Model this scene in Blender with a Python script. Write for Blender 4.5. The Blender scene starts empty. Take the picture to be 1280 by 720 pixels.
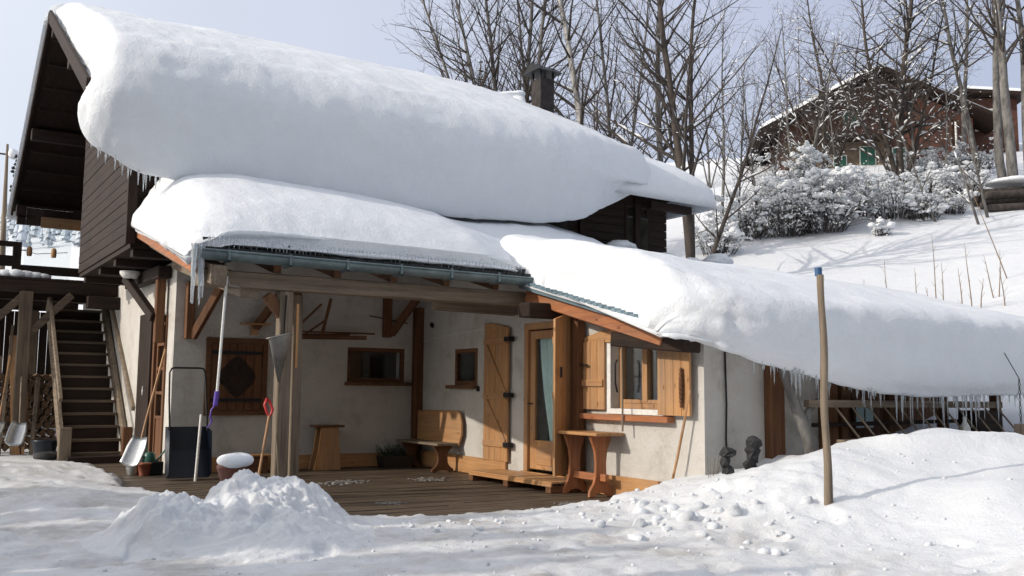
import bpy, math, random
import numpy as np
from mathutils import Vector, Matrix
random.seed(7); RNG = np.random.RandomState(11)
R = math.radians
S = bpy.context.scene
COL = S.collection

# ------------------------------------------------------------------ camera
# world axes follow the chalet: X along the porch wall, Y into the hill, z = 0 on the deck boards
pitch, roll, azim = R(6.08), R(0.53), R(32.45)
fw = Vector((math.sin(azim)*math.cos(pitch), math.cos(azim)*math.cos(pitch), math.sin(pitch)))
rt0 = Vector((math.cos(azim), -math.sin(azim), 0)); up0 = rt0.cross(fw)
rt = math.cos(roll)*rt0 + math.sin(roll)*up0; up = -math.sin(roll)*rt0 + math.cos(roll)*up0
cd = bpy.data.cameras.new('camera'); cam = bpy.data.objects.new('camera', cd); COL.objects.link(cam)
cam.matrix_world = Matrix(((rt.x, up.x, -fw.x, -7.881), (rt.y, up.y, -fw.y, -15.513), (rt.z, up.z, -fw.z, 1.35), (0, 0, 0, 1)))
cd.sensor_width = 36; cd.lens = 36*1194/1280; cd.clip_end = 2000; cd.clip_start = 0.1
S.camera = cam

# ------------------------------------------------------------------ light
SUN_EL, SUN_AZ = R(25.5), R(12)          # azimuth measured from -X towards +Y
W = bpy.data.worlds.new('World'); S.world = W; W.use_nodes = True
nt = W.node_tree; nt.nodes.clear()
sky = nt.nodes.new('ShaderNodeTexSky'); sky.sky_type = 'NISHITA'; sky.sun_disc = False
sdir = Vector((-math.cos(SUN_AZ)*math.cos(SUN_EL), math.sin(SUN_AZ)*math.cos(SUN_EL), math.sin(SUN_EL)))
sky.sun_elevation = SUN_EL
sky.sun_rotation = math.atan2(sdir.x, sdir.y)
sky.altitude = 1000; sky.air_density = 1.0; sky.dust_density = 5.0; sky.ozone_density = 1.0
bg = nt.nodes.new('ShaderNodeBackground'); bg.inputs[1].default_value = 0.05
hs = nt.nodes.new('ShaderNodeHueSaturation'); hs.inputs['Saturation'].default_value = 0.55
wo = nt.nodes.new('ShaderNodeOutputWorld')
nt.links.new(sky.outputs[0], hs.inputs['Color']); nt.links.new(hs.outputs[0], bg.inputs[0])
# thin high cloud over the whole sky, brighter towards the sun
tcw = nt.nodes.new('ShaderNodeTexCoord'); dt = nt.nodes.new('ShaderNodeVectorMath'); dt.operation = 'DOT_PRODUCT'; dt.inputs[1].default_value = sdir
nt.links.new(tcw.outputs['Generated'], dt.inputs[0])
mr = nt.nodes.new('ShaderNodeMapRange'); mr.inputs[1].default_value = -1; mr.inputs[2].default_value = 1; nt.links.new(dt.outputs['Value'], mr.inputs[0])
cr = nt.nodes.new('ShaderNodeValToRGB'); e = cr.color_ramp.elements
for pos, col in ((.12, (.19, .215, .30)), (.38, (.325, .35, .44)), (.60, (.42, .445, .505)), (.97, (.80, .78, .75))):
    q = e[0] if pos == .12 else (e[1] if pos == .38 else e.new(pos)); q.position = pos; q.color = (*col, 1)
nt.links.new(mr.outputs[0], cr.inputs[0])
cn = nt.nodes.new('ShaderNodeTexNoise'); cn.inputs['Scale'].default_value = 1.6; cn.inputs['Detail'].default_value = 5; nt.links.new(tcw.outputs['Generated'], cn.inputs['Vector'])
cm = nt.nodes.new('ShaderNodeMapRange'); cm.inputs[3].default_value = .93; cm.inputs[4].default_value = 1.34; nt.links.new(cn.outputs[0], cm.inputs[0])
bg2 = nt.nodes.new('ShaderNodeBackground'); nt.links.new(cr.outputs[0], bg2.inputs[0]); nt.links.new(cm.outputs[0], bg2.inputs[1])
ad = nt.nodes.new('ShaderNodeAddShader'); nt.links.new(bg.outputs[0], ad.inputs[0]); nt.links.new(bg2.outputs[0], ad.inputs[1]); nt.links.new(ad.outputs[0], wo.inputs[0])
sl = bpy.data.lights.new('sun', 'SUN'); sl.energy = 2.35; sl.angle = R(0.6); sl.color = (1.0, 0.91, 0.79)
so = bpy.data.objects.new('sun', sl); COL.objects.link(so); so.rotation_euler = sdir.to_track_quat('Z', 'Y').to_euler()
S.view_settings.view_transform = 'Standard'; S.view_settings.look = 'None'
S.view_settings.exposure = 0.24; S.view_settings.gamma = 1; S.view_settings.use_curve_mapping = False
S.render.engine = 'CYCLES'

# ------------------------------------------------------------------ noise (numpy value noise)
_P = np.random.RandomState(5).rand(64, 64, 64).astype(np.float32)
def vnoise(x, y, z=0.0):
    x, y, z = np.broadcast_arrays(np.asarray(x, float), np.asarray(y, float), np.asarray(z, float))
    xi, yi, zi = np.floor(x).astype(int), np.floor(y).astype(int), np.floor(z).astype(int)
    fx, fy, fz = x-xi, y-yi, z-zi
    fx, fy, fz = [q*q*(3-2*q) for q in (fx, fy, fz)]
    o = 0
    for a in (0, 1):
        for b in (0, 1):
            for c in (0, 1):
                o = o + _P[(xi+a) % 64, (yi+b) % 64, (zi+c) % 64]*(fx if a else 1-fx)*(fy if b else 1-fy)*(fz if c else 1-fz)
    return o*2-1
def fbm(x, y, z=0.0, o=4):
    s = 0; a = 1.0; t = 0
    for k in range(o):
        s = s + a*vnoise(x*2**k+17.3*k, y*2**k+5.1*k, np.asarray(z)*2**k+9.7*k); t += a; a *= .5
    return s/t
def sstep(a, b, x):
    t = np.clip((np.asarray(x, float)-a)/(b-a), 0, 1); return t*t*(3-2*t)

# ------------------------------------------------------------------ materials
MATS = {}
def newmat(name):
    m = bpy.data.materials.new(name); m.use_nodes = True; n = m.node_tree; n.nodes.clear()
    out = n.nodes.new('ShaderNodeOutputMaterial'); b = n.nodes.new('ShaderNodeBsdfPrincipled')
    n.links.new(b.outputs[0], out.inputs[0]); MATS[name] = m
    return m, n, b, out
def coords(n, scale=(1, 1, 1)):
    tc = n.nodes.new('ShaderNodeTexCoord'); mp = n.nodes.new('ShaderNodeMapping'); mp.inputs['Scale'].default_value = scale
    n.links.new(tc.outputs['Object'], mp.inputs[0]); return mp.outputs[0]
def noise(n, vec, scale, detail=4, rough=.55, dist=0):
    t = n.nodes.new('ShaderNodeTexNoise'); t.inputs['Scale'].default_value = scale; t.inputs['Detail'].default_value = detail
    t.inputs['Roughness'].default_value = rough; t.inputs['Distortion'].default_value = dist
    n.links.new(vec, t.inputs['Vector']); return t.outputs[0]
def ramp(n, fac, stops):
    r = n.nodes.new('ShaderNodeValToRGB'); e = r.color_ramp.elements
    while len(e) < len(stops): e.new(.5)
    for q, (p, c) in zip(e, stops): q.position = p; q.color = (*c, 1)
    n.links.new(fac, r.inputs[0]); return r.outputs[0]
def bump(n, h, b, strength, dist):
    u = n.nodes.new('ShaderNodeBump'); u.inputs['Strength'].default_value = strength; u.inputs['Distance'].default_value = dist
    n.links.new(h, u.inputs['Height']); n.links.new(u.outputs[0], b.inputs['Normal']); return u
def addm(n, a, b, ka, kb):
    x = n.nodes.new('ShaderNodeMath'); x.operation = 'MULTIPLY'; x.inputs[1].default_value = ka; n.links.new(a, x.inputs[0])
    y = n.nodes.new('ShaderNodeMath'); y.operation = 'MULTIPLY_ADD'; y.inputs[1].default_value = kb
    n.links.new(b, y.inputs[0]); n.links.new(x.outputs[0], y.inputs[2]); return y.outputs[0]

def snow_mat(name, c=(.86, .88, .91), grain=1.0, dirt=False):
    m, n, b, o = newmat(name); v = coords(n)
    a = noise(n, v, 2.2, 6, .6); m_ = noise(n, v, 9, 6, .65, .8); g = noise(n, v, 38, 5, .7); f = noise(n, v, 160, 2, .6)
    h = addm(n, a, g, 1.0, .38*grain); h = addm(n, h, m_, 1.0, .55*grain); h2 = addm(n, h, f, 1.0, .15*grain)
    bump(n, h2, b, .55, .06)
    col = ramp(n, a, [(.3, tuple(x*.95 for x in c)), (.7, c)])
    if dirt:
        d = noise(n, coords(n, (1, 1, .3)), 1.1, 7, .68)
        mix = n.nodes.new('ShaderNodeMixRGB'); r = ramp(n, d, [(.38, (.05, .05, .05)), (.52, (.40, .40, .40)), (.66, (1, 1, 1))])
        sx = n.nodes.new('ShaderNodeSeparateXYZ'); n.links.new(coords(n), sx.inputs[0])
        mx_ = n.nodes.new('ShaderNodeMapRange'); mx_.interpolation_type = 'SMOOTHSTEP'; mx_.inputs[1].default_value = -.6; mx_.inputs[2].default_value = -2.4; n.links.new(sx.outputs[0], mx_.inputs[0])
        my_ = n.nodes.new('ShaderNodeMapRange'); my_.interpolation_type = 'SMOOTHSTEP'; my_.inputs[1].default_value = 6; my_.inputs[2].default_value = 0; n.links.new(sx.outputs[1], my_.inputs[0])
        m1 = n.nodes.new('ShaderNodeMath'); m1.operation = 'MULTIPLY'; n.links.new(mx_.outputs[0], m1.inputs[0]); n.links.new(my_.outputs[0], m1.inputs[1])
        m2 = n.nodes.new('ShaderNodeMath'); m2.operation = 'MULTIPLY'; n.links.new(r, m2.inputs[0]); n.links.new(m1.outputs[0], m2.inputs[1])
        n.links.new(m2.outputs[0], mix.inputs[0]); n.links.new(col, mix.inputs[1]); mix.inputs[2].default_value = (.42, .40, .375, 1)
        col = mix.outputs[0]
    n.links.new(col, b.inputs['Base Color']); b.inputs['Roughness'].default_value = .75
    b.inputs['Specular IOR Level'].default_value = .25
    b.inputs['Subsurface Weight'].default_value = .18; b.inputs['Subsurface Radius'].default_value = (.6, .8, 1.0); b.inputs['Subsurface Scale'].default_value = .06
    return m
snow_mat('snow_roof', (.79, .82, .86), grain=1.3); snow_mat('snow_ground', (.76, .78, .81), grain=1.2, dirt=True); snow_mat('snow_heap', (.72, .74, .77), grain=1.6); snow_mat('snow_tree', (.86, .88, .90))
MATS['snow_tree'].node_tree.nodes['Principled BSDF'].inputs['Subsurface Weight'].default_value = 0

def wood(name, dark, light, axis, rough=.75, bs=.5, knots=False):
    m, n, b, o = newmat(name)
    sc = {'x': (.35, 7, 7), 'y': (7, .35, 7), 'z': (7, 7, .35), 'n': (3, 3, 3)}[axis]
    v = coords(n, sc); g = noise(n, v, 3.0, 6, .62, .6); big = noise(n, coords(n), 1.7, 4, .6)
    h = addm(n, g, big, .7, .3)
    col = ramp(n, h, [(.32, dark), (.5, tuple((p+q)/2 for p, q in zip(dark, light))), (.68, light)])
    if knots:
        w_ = noise(n, coords(n, tuple(min(k, 2.5) for k in sc)), 1.3, 8, .7); mw = n.nodes.new('ShaderNodeMixRGB'); n.links.new(ramp(n, w_, [(.42, (0, 0, 0)), (.72, (.62, .62, .62))]), mw.inputs[0])
        n.links.new(col, mw.inputs[1]); gr = sum(light)/3; mw.inputs[2].default_value = (gr*.62, gr*.52, gr*.42, 1); col = mw.outputs[0]
        vo = n.nodes.new('ShaderNodeTexVoronoi'); vo.inputs['Scale'].default_value = 5.5; n.links.new(coords(n, tuple(.55 if k < 1 else 1.2 for k in sc)), vo.inputs['Vector'])
        mk = n.nodes.new('ShaderNodeMixRGB'); n.links.new(ramp(n, vo.outputs['Distance'], [(.06, (.75, .75, .75)), (.13, (0, 0, 0))]), mk.inputs[0]); n.links.new(col, mk.inputs[1]); mk.inputs[2].default_value = (dark[0]*.35, dark[1]*.3, dark[2]*.3, 1); col = mk.outputs[0]
    n.links.new(col, b.inputs['Base Color'])
    fine = noise(n, v, 12, 3, .6); hh = addm(n, g, fine, 1, .4); bump(n, hh, b, bs, .012)
    b.inputs['Roughness'].default_value = rough; b.inputs['Specular IOR Level'].default_value = .3
    return m
for ax in 'xyzn':
    wood('wood_dark_'+ax, (.009, .0055, .004), (.040, .022, .015), ax)          # sun-blackened siding
    wood('wood_grey_'+ax, (.10, .078, .058), (.30, .235, .17), ax)             # weathered beams
    wood('wood_brown_'+ax, (.075, .034, .017), (.20, .092, .043), ax)          # stained frames
    wood('wood_pine_'+ax, (.36, .17, .065), (.58, .32, .14), ax, .5, knots=True)           # varnished pine
    wood('wood_orange_'+ax, (.26, .085, .032), (.50, .20, .085), ax, .6, knots=True)        # new fascia
    wood('wood_deck_'+ax, (.045, .034, .026), (.17, .125, .085), ax, .55)
def plaster():
    m, n, b, o = newmat('plaster'); v = coords(n)
    a = noise(n, v, 1.9, 9, .72); f = noise(n, v, 16, 8, .75)
    n.links.new(ramp(n, a, [(.34, (.44, .41, .365)), (.48, (.57, .545, .505)), (.7, (.63, .61, .575))]), b.inputs['Base Color'])
    bump(n, f, b, .7, .035); b.inputs['Roughness'].default_value = .9
plaster()
def simple(name, col, rough=.6, metal=0., var=.15, scale=20, bs=.15, spec=.5):
    m, n, b, o = newmat(name); v = coords(n); a = noise(n, v, scale, 4, .6)
    n.links.new(ramp(n, a, [(.3, tuple(x*(1-var) for x in col)), (.7, tuple(min(1, x*(1+var)) for x in col))]), b.inputs['Base Color'])
    bump(n, a, b, bs, .01); b.inputs['Roughness'].default_value = rough; b.inputs['Metallic'].default_value = metal
    b.inputs['Specular IOR Level'].default_value = spec
    return m
simple('gutter_metal', (.15, .20, .21), .5, .3, .25, 6); simple('roof_metal', (.20, .28, .32), .45, .5, .2, 5)
simple('chimney', (.030, .024, .023), .8, .2, .6, 9, .4); simple('black_iron', (.02, .02, .022), .5, .6)
simple('alu', (.42, .43, .44), .42, .9, .1); simple('white_paint', (.72, .71, .68), .5); simple('purple', (.10, .05, .34), .4)
simple('red_plastic', (.50, .03, .03), .35); simple('navy_plastic', (.004, .009, .02), .35); simple('terracotta', (.35, .12, .07), .8)
simple('green_plastic', (.03, .13, .10), .35); simple('zinc', (.26, .25, .23), .5, .5, .3, 7); simple('stone', (.028, .028, .030), .85, 0, .4, 9, .6)
simple('black_plastic', (.012, .013, .015), .4); simple('green_shutter', (.02, .10, .065), .5); simple('red_brown', (.13, .045, .03), .6)
simple('blue_tip', (.03, .10, .22), .5); simple('leaf_dark', (.035, .055, .03), .7, 0, .4); simple('dry_stem', (.22, .15, .09), .8)
simple('curtain', (.60, .76, .74), .9, 0, .08, 3); simple('slush', (.17, .16, .15), .5, 0, .4, 14); simple('interior', (.12, .09, .07), .9); simple('slate_snowline', (.3, .3, .3), .8)
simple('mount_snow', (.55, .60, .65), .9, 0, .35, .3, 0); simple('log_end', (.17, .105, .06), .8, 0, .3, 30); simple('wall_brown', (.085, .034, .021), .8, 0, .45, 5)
simple('log_wall', (.15, .11, .075), .85, 0, .4, 4)
def bark(name, d, l, sc=6):
    m, n, b, o = newmat(name); v = coords(n, (1, 1, .35)); a = noise(n, v, sc, 6, .65)
    n.links.new(ramp(n, a, [(.35, d), (.65, l)]), b.inputs['Base Color']); bump(n, a, b, .6, .03); b.inputs['Roughness'].default_value = .9
bark('bark_grey', (.06, .056, .052), (.22, .208, .195)); bark('bark_dark', (.03, .024, .02), (.09, .072, .06)); bark('bark_birch', (.16, .15, .14), (.58, .56, .53), 4)
bark('twig', (.035, .028, .025), (.085, .070, .060))
def glass():
    m, n, b, o = newmat('glass'); n.nodes.remove(b)
    t = n.nodes.new('ShaderNodeBsdfTransparent'); t.inputs[0].default_value = (.95, .97, .97, 1)
    g = n.nodes.new('ShaderNodeBsdfGlossy'); g.inputs['Roughness'].default_value = .03
    fl = n.nodes.new('ShaderNodeLayerWeight'); pw = n.nodes.new('ShaderNodeMath'); pw.operation = 'POWER'; pw.inputs[1].default_value = 4; n.links.new(fl.outputs['Facing'], pw.inputs[0])
    lw = n.nodes.new('ShaderNodeMath'); lw.operation = 'MULTIPLY_ADD'; lw.inputs[1].default_value = .55; lw.inputs[2].default_value = .045; n.links.new(pw.outputs[0], lw.inputs[0])
    mx = n.nodes.new('ShaderNodeMixShader'); n.links.new(lw.outputs[0], mx.inputs[0]); n.links.new(t.outputs[0], mx.inputs[1]); n.links.new(g.outputs[0], mx.inputs[2])
    n.links.new(mx.outputs[0], o.inputs[0])
glass()
def ice():
    m, n, b, o = newmat('ice'); b.inputs['Base Color'].default_value = (.86, .90, .93, 1); b.inputs['Roughness'].default_value = .12
    b.inputs['Transmission Weight'].default_value = .75; b.inputs['IOR'].default_value = 1.31
    bump(n, noise(n, coords(n), 30, 3), b, .4, .01)
ice()

# ------------------------------------------------------------------ mesh helpers
class MB:
    def __init__(s): s.v = []; s.f = []; s.sm = []
    def add(s, vs, fs, smooth=False):
        o = len(s.v); s.v += [tuple(v) for v in vs]; s.f += [tuple(i+o for i in f) for f in fs]; s.sm += [smooth]*len(fs); return s
    def box(s, a, b):
        x0, y0, z0 = a; x1, y1, z1 = b
        x0, x1 = min(x0, x1), max(x0, x1); y0, y1 = min(y0, y1), max(y0, y1); z0, z1 = min(z0, z1), max(z0, z1)
        return s.add([(x0, y0, z0), (x1, y0, z0), (x1, y1, z0), (x0, y1, z0), (x0, y0, z1), (x1, y0, z1), (x1, y1, z1), (x0, y1, z1)],
                     [(0, 3, 2, 1), (4, 5, 6, 7), (0, 1, 5, 4), (1, 2, 6, 5), (2, 3, 7, 6), (3, 0, 4, 7)])
    def beam(s, p, q, w, h, upv=(0, 0, 1)):
        p, q = Vector(p), Vector(q); d = (q-p).normalized(); u = Vector(upv)
        if abs(d.dot(u)) > .97: u = Vector((0, 1, 0))
        a = d.cross(u).normalized(); u = a.cross(d).normalized(); vs = []
        for c in (p, q):
            for i, j in ((-1, -1), (1, -1), (1, 1), (-1, 1)): vs.append(c+a*i*w/2+u*j*h/2)
        return s.add(vs, [(0, 1, 2, 3), (7, 6, 5, 4), (0, 4, 5, 1), (1, 5, 6, 2), (2, 6, 7, 3), (3, 7, 4, 0)])
    def tube(s, pts, rad, n=10, caps=True, smooth=True):
        pts = [Vector(p) for p in pts]; rad = rad if hasattr(rad, '__len__') else [rad]*len(pts)
        vs = []; N = len(pts); ref = None
        for i, p in enumerate(pts):
            d = (pts[min(i+1, N-1)]-pts[max(i-1, 0)]).normalized()
            if ref is None: ref = Vector((0, 0, 1)) if abs(d.z) < .9 else Vector((1, 0, 0))
            a = d.cross(ref).normalized(); ref = a.cross(d).normalized()
            for k in range(n):
                t = 2*math.pi*k/n; vs.append(p+(a*math.cos(t)+ref*math.sin(t))*rad[i])
        fs = [(i*n+k, i*n+(k+1) % n, (i+1)*n+(k+1) % n, (i+1)*n+k) for i in range(N-1) for k in range(n)]
        s.add(vs, fs, smooth)
        if caps: s.add(vs[:n], [tuple(range(n))[::-1]]); s.add(vs[-n:], [tuple(range(n))])
        return s
    def lathe(s, c, prof, n=20, axis='z'):
        c = Vector(c); vs = []
        for r, h in prof:
            for k in range(n):
                t = 2*math.pi*k/n; vs.append(c+Vector((r*math.cos(t), r*math.sin(t), h)))
        m = len(prof); fs = [(i*n+k, i*n+(k+1) % n, (i+1)*n+(k+1) % n, (i+1)*n+k) for i in range(m-1) for k in range(n)]
        s.add(vs, fs, True); s.add(vs[:n], [tuple(range(n))[::-1]]); s.add(vs[-n:], [tuple(range(n))]); return s
    def prism(s, poly, plane, a, b):
        # poly in the plane's two axes, extruded from a to b along the third
        def P(u, v, w): return {'x': (w, u, v), 'y': (u, w, v), 'z': (u, v, w)}[plane]
        n = len(poly); vs = [P(u, v, a) for u, v in poly]+[P(u, v, b) for u, v in poly]
        ar = sum(poly[i][0]*poly[(i+1) % n][1]-poly[(i+1) % n][0]*poly[i][1] for i in range(n))
        fs = [tuple(range(n)), tuple(range(n, 2*n))[::-1]]+[(i, i+n, (i+1) % n+n, (i+1) % n) for i in range(n)]
        return s.add(vs, fs)
    def blob(s, c, r, sq=.6, n=6, m=4, jit=.18):
        c = Vector(c); vs = [c+Vector((0, 0, -r*sq*.6))]
        for i in range(1, m):
            ph = math.pi*i/m
            for k in range(n):
                t = 2*math.pi*(k+.5*(i % 2))/n; q = r*(1+random.uniform(-jit, jit))
                vs.append(c+Vector((math.sin(ph)*math.cos(t)*q, math.sin(ph)*math.sin(t)*q, -math.cos(ph)*q*sq)))
        vs.append(c+Vector((0, 0, r*sq)))
        fs = [(0, 1+(k+1) % n, 1+k) for k in range(n)]
        for i in range(m-2):
            for k in range(n): fs.append((1+i*n+k, 1+i*n+(k+1) % n, 1+(i+1)*n+(k+1) % n, 1+(i+1)*n+k))
        L = len(vs)-1; o = 1+(m-2)*n
        fs += [(o+k, o+(k+1) % n, L) for k in range(n)]
        return s.add(vs, fs, True)
    def build(s, name, mat, parent=None, bevel=0, origin=None, label=None):
        me = bpy.data.meshes.new(name); org = Vector(origin) if origin else Vector((0, 0, 0))
        root = parent
        while root is not None and origin is None:
            org = org+root.location; root = root.parent
        me.from_pydata([Vector(v)-org for v in s.v], [], s.f); me.validate()
        if len(s.sm) == len(me.polygons): me.polygons.foreach_set('use_smooth', s.sm)
        import bmesh
        bm = bmesh.new(); bm.from_mesh(me); bmesh.ops.recalc_face_normals(bm, faces=bm.faces[:]) if len(s.f) < 60000 else None
        bm.to_mesh(me); bm.free()
        me.materials.append(MATS[mat]); o = bpy.data.objects.new(name, me); COL.objects.link(o)
        if parent: o.parent = parent
        if origin and not parent: o.location = origin
        if bevel:
            bv = o.modifiers.new('bevel', 'BEVEL'); bv.width = bevel; bv.segments = 1; bv.limit_method = 'ANGLE'; bv.angle_limit = R(40)
        if label: o['label'] = label
        return o
def np_mesh(name, V, F, mat, parent=None, smooth=True):
    me = bpy.data.meshes.new(name); V = np.asarray(V, np.float32); F = np.asarray(F, np.int32)
    me.vertices.add(len(V)); me.vertices.foreach_set('co', V.ravel()); k = F.shape[1]
    me.loops.add(F.size); me.loops.foreach_set('vertex_index', F.ravel())
    me.polygons.add(len(F)); me.polygons.foreach_set('loop_start', np.arange(0, F.size, k, dtype=np.int32))
    me.polygons.foreach_set('use_smooth', [smooth]*len(F)); me.update(calc_edges=True); me.validate()
    me.materials.append(MATS[mat]); o = bpy.data.objects.new(name, me); COL.objects.link(o)
    if parent: o.parent = parent
    return o
def tag(o, label=None, cat=None, group=None, kind=None):
    if label: o['label'] = label
    if cat: o['category'] = cat
    if group: o['group'] = group
    if kind: o['kind'] = kind
    return o
def thing(name, label, cat, loc=(0, 0, 0), group=None):
    o = bpy.data.objects.new(name, None); COL.objects.link(o); o.location = loc; o.empty_display_size = .2
    return tag(o, label, cat, group)
def copy_tree(o, parent=None):
    c = o.copy(); COL.objects.link(c); c.parent = parent
    for ch in list(o.children): copy_tree(ch, c)
    return c

# ------------------------------------------------------------------ ground
def gauss(x, y, cx, cy, sx, sy, a=0):
    dx, dy = x-cx, y-cy; c, s = math.cos(a), math.sin(a); u, v = dx*c+dy*s, -dx*s+dy*c
    return np.exp(-(u/sx)**2-(v/sy)**2)
def zground(x, y):
    x = np.asarray(x, float); y = np.asarray(y, float)
    base = .04+.02*fbm(x*.5, y*.5, 1)+.018*fbm(x*2.2, y*2.2, 2, 5)
    # trampled, shovelled area in front: small sharp clods
    cl = fbm(x*5, y*5, 4, 3)
    near = sstep(14, 8, np.abs(x+1))*sstep(4, 0, y)*(1-.85*sstep(-1.0, .1, x)*sstep(-12.6, -11.2, y))
    base = base+near*(.022*np.abs(fbm(x*3.3, y*3.3, 4, 5))+.020*np.clip(cl, 0, 1)+.018*fbm(x*10, y*10, 8, 3))
    # footprints and scuffs
    fp = fbm(x*2.6+9, y*2.6, 14, 2); base = base-near*.035*sstep(.32, .45, fp)
    # deck area: the snow sheet dips below the boards
    edge = .35*fbm(x*1.1, y*1.1, 6, 4)+.22*fbm(x*4.5, y*4.5, 7, 4)
    m = sstep(-5.25, -5.05, x+edge*.8)*sstep(-6.6, -6.38, y+edge*.9+(x+2.5)*.16)*sstep(.6, 0, x)
    m = m*sstep(6.8, 6.2, y)
    base = base*(1-m)+(-.16)*m
    base = base+.26*gauss(x, y, -8.2, .5, 2.2, 3.0)+.12*gauss(x, y, -6.4, -3.4, .8, 1.6)
    # snow bank in front of the right-hand wall
    H = np.interp(x, [-2.3, -1.5, -1.0, -.4, .4, 1.3, 2.3, 3.6, 4.6, 7, 12], [0, .07, .20, .46, .68, .80, .82, .73, .70, .76, .76])
    H = H+.0*x
    crest = -8.6-.12*np.clip(x, 0, 6)
    g = np.where(y > crest, .55+.45*np.exp(-((y-crest)/.9)**2), .10+.90*np.exp(-(np.abs(y-crest)/1.55)**1.7))
    g = g*sstep(-14.6, -11.0, y)*sstep(-6.2, -6.9, y-np.clip(x, 0, 3)*1.5)
    lum = 1+.16*fbm(x*.9+3, y*.9, 3, 3)
    bank = H*g*lum
    bank = bank+.30*gauss(x, y, 1.6, -11.0, 1.0, .8)*1+.22*gauss(x, y, .4, -10.6, .8, .5, .4)+.20*gauss(x, y, 3.1, -10.0, 1.1, .6)+.22*gauss(x, y, -.6, -11.8, 1.3, .5, .3)
    rough = fbm(x*3.1, y*3.1, 12, 4)
    bank = bank+(.15*np.abs(rough)+.05*np.abs(fbm(x*8, y*8, 15, 3)))*gauss(x, y, -.8, -8.5, 1.2, 1.3)+.02*rough*sstep(.1, .5, bank)*sstep(1.5, -1, x)
    # soft hollows and ridges of slid roof snow
    rd = 1-np.abs(fbm(x*.55+2, y*.75+.35*x, 30, 2))*2.2; bank = bank+.10*np.clip(rd, 0, 1)**2*sstep(.15, .5, bank)*sstep(-.8, 1.2, x)
    bank = bank+.10*np.abs(rough)*gauss(x, y, 1.0, -12.2, 2.2, 1.0)
    base = base+bank
    # hillside behind
    h = .15+.27*x+.24*y+.35*fbm(x*.12, y*.12, 20, 3)+.07*fbm(x*.6, y*.6, 21, 4)
    cap = 12.6+6.0*sstep(0, 25, x)
    k = 1.5; h = -k*np.logaddexp(-h/k, -cap/k)
    far = sstep(2, 9, x)*sstep(-9.5, -6.5, y)+sstep(9, 13, y)
    far = np.clip(far, 0, 1)
    h = np.maximum(h, 0)*far
    return base*(1-sstep(.0, 1.2, h)*.6)+h
def axis(lo, hi, a, b, fine, grow=1.12):
    c = list(np.arange(a, b, fine)); s = fine
    while c[-1] < hi: s = min(s*grow, 12); c.append(c[-1]+s)
    s = fine
    while c[0] > lo: s = min(s*grow, 12); c.insert(0, c[0]-s)
    return np.array(c)
xs = axis(-260, 320, -8.5, 5.5, .045, 1.05); ys = axis(-60, 420, -13.6, -4.5, .045, 1.04)
GX, GY = np.meshgrid(xs, ys, indexing='ij'); GZ = zground(GX, GY)
ny = len(ys); idx = np.arange(GX.size).reshape(GX.shape)
F = np.stack([idx[:-1, :-1], idx[1:, :-1], idx[1:, 1:], idx[:-1, 1:]], -1).reshape(-1, 4)
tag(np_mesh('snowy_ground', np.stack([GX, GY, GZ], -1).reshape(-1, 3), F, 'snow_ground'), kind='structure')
def gz(x, y): return float(zground(np.array([x]), np.array([y]))[0])

# ------------------------------------------------------------------ chalet
LOC = Vector((0, 0, 0))
CH = thing('chalet', 'large old chalet with white plaster ground floor and dark boarded storey above', 'house')

def wall(name, ax, pos, th, u0, u1, z0, ztop, openings, mat='plaster'):
    """wall in the plane ax=pos .. pos+th; ztop(u) gives its top; openings = (u0,u1,z0,z1)"""
    mb = MB(); us = sorted({u0, u1, *[o[0] for o in openings], *[o[1] for o in openings]})
    for a, b in zip(us[:-1], us[1:]):
        mid = (a+b)/2; cuts = sorted([(o[2], o[3]) for o in openings if o[0] < mid < o[1]]); z = z0; segs = []
        for c, d in cuts:
            if c > z: segs.append((z, c, c))
            z = d
        segs.append((z, ztop(a), ztop(b)))
        for lo, ta, tb in segs:
            mb.prism([(a, lo), (b, lo), (b, tb), (a, ta)], ax, pos, pos+th)
    return mb.build(name, mat, CH)
lean = lambda y: 3.90+.254*y                      # underside line of the lean-to roof
# ground-floor walls
wall('wall', 'y', 0, .35, -4.3, .0, -.3, lambda u: 3.85, [(-1.38, -.28, 1.46, 2.06)])
wall('wall', 'x', 0, .38, -7.3, .0, -.3, lambda u: lean(u)-.06, [(-2.10, -1.36, 1.42, 2.02), (-4.62, -3.56, .16, 2.30), (-6.66, -5.58, 1.12, 2.0)])
wall('wall', 'y', -7.3, .35, .38, 2.2, -.3, lambda u: 1.98, [])
wall('wall', 'x', 2.2, .3, -7.3, -5.3, -.3, lambda u: lean(u)-.1, [])
wall('wall', 'x', -4.3, .4, .35, 9.0, -.3, lambda u: 3.35, [(.52, 1.28, .1, 2.45), (1.42, 2.3, .1, 2.55), (5.9, 6.7, 1.1, 2.3)])
wall('wall', 'y', 9.0, .3, -4.3, 5.5, -.3, lambda u: 5.4, [])
wall('wall', 'x', 5.2, .3, -5.3, 9.0, -.3, lambda u: lean(u)-.15 if u < -.6 else 3.6, [])
MB().box((-3.9, .36, 3.36), (5.2, 8.9, 3.46)).build('ceiling', 'interior', CH)
MB().box((.4, -6.9, .0), (5.2, -.4, .05)).build('floor', 'interior', CH)
MB().box((1.9, -6.9, .05), (1.98, .3, 1.95)).build('inner_wall', 'interior', CH)
MB().box((-4.0, 1.6, -.05), (1.8, 1.66, 3.3)).build('inner_wall', 'interior', CH)
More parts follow.
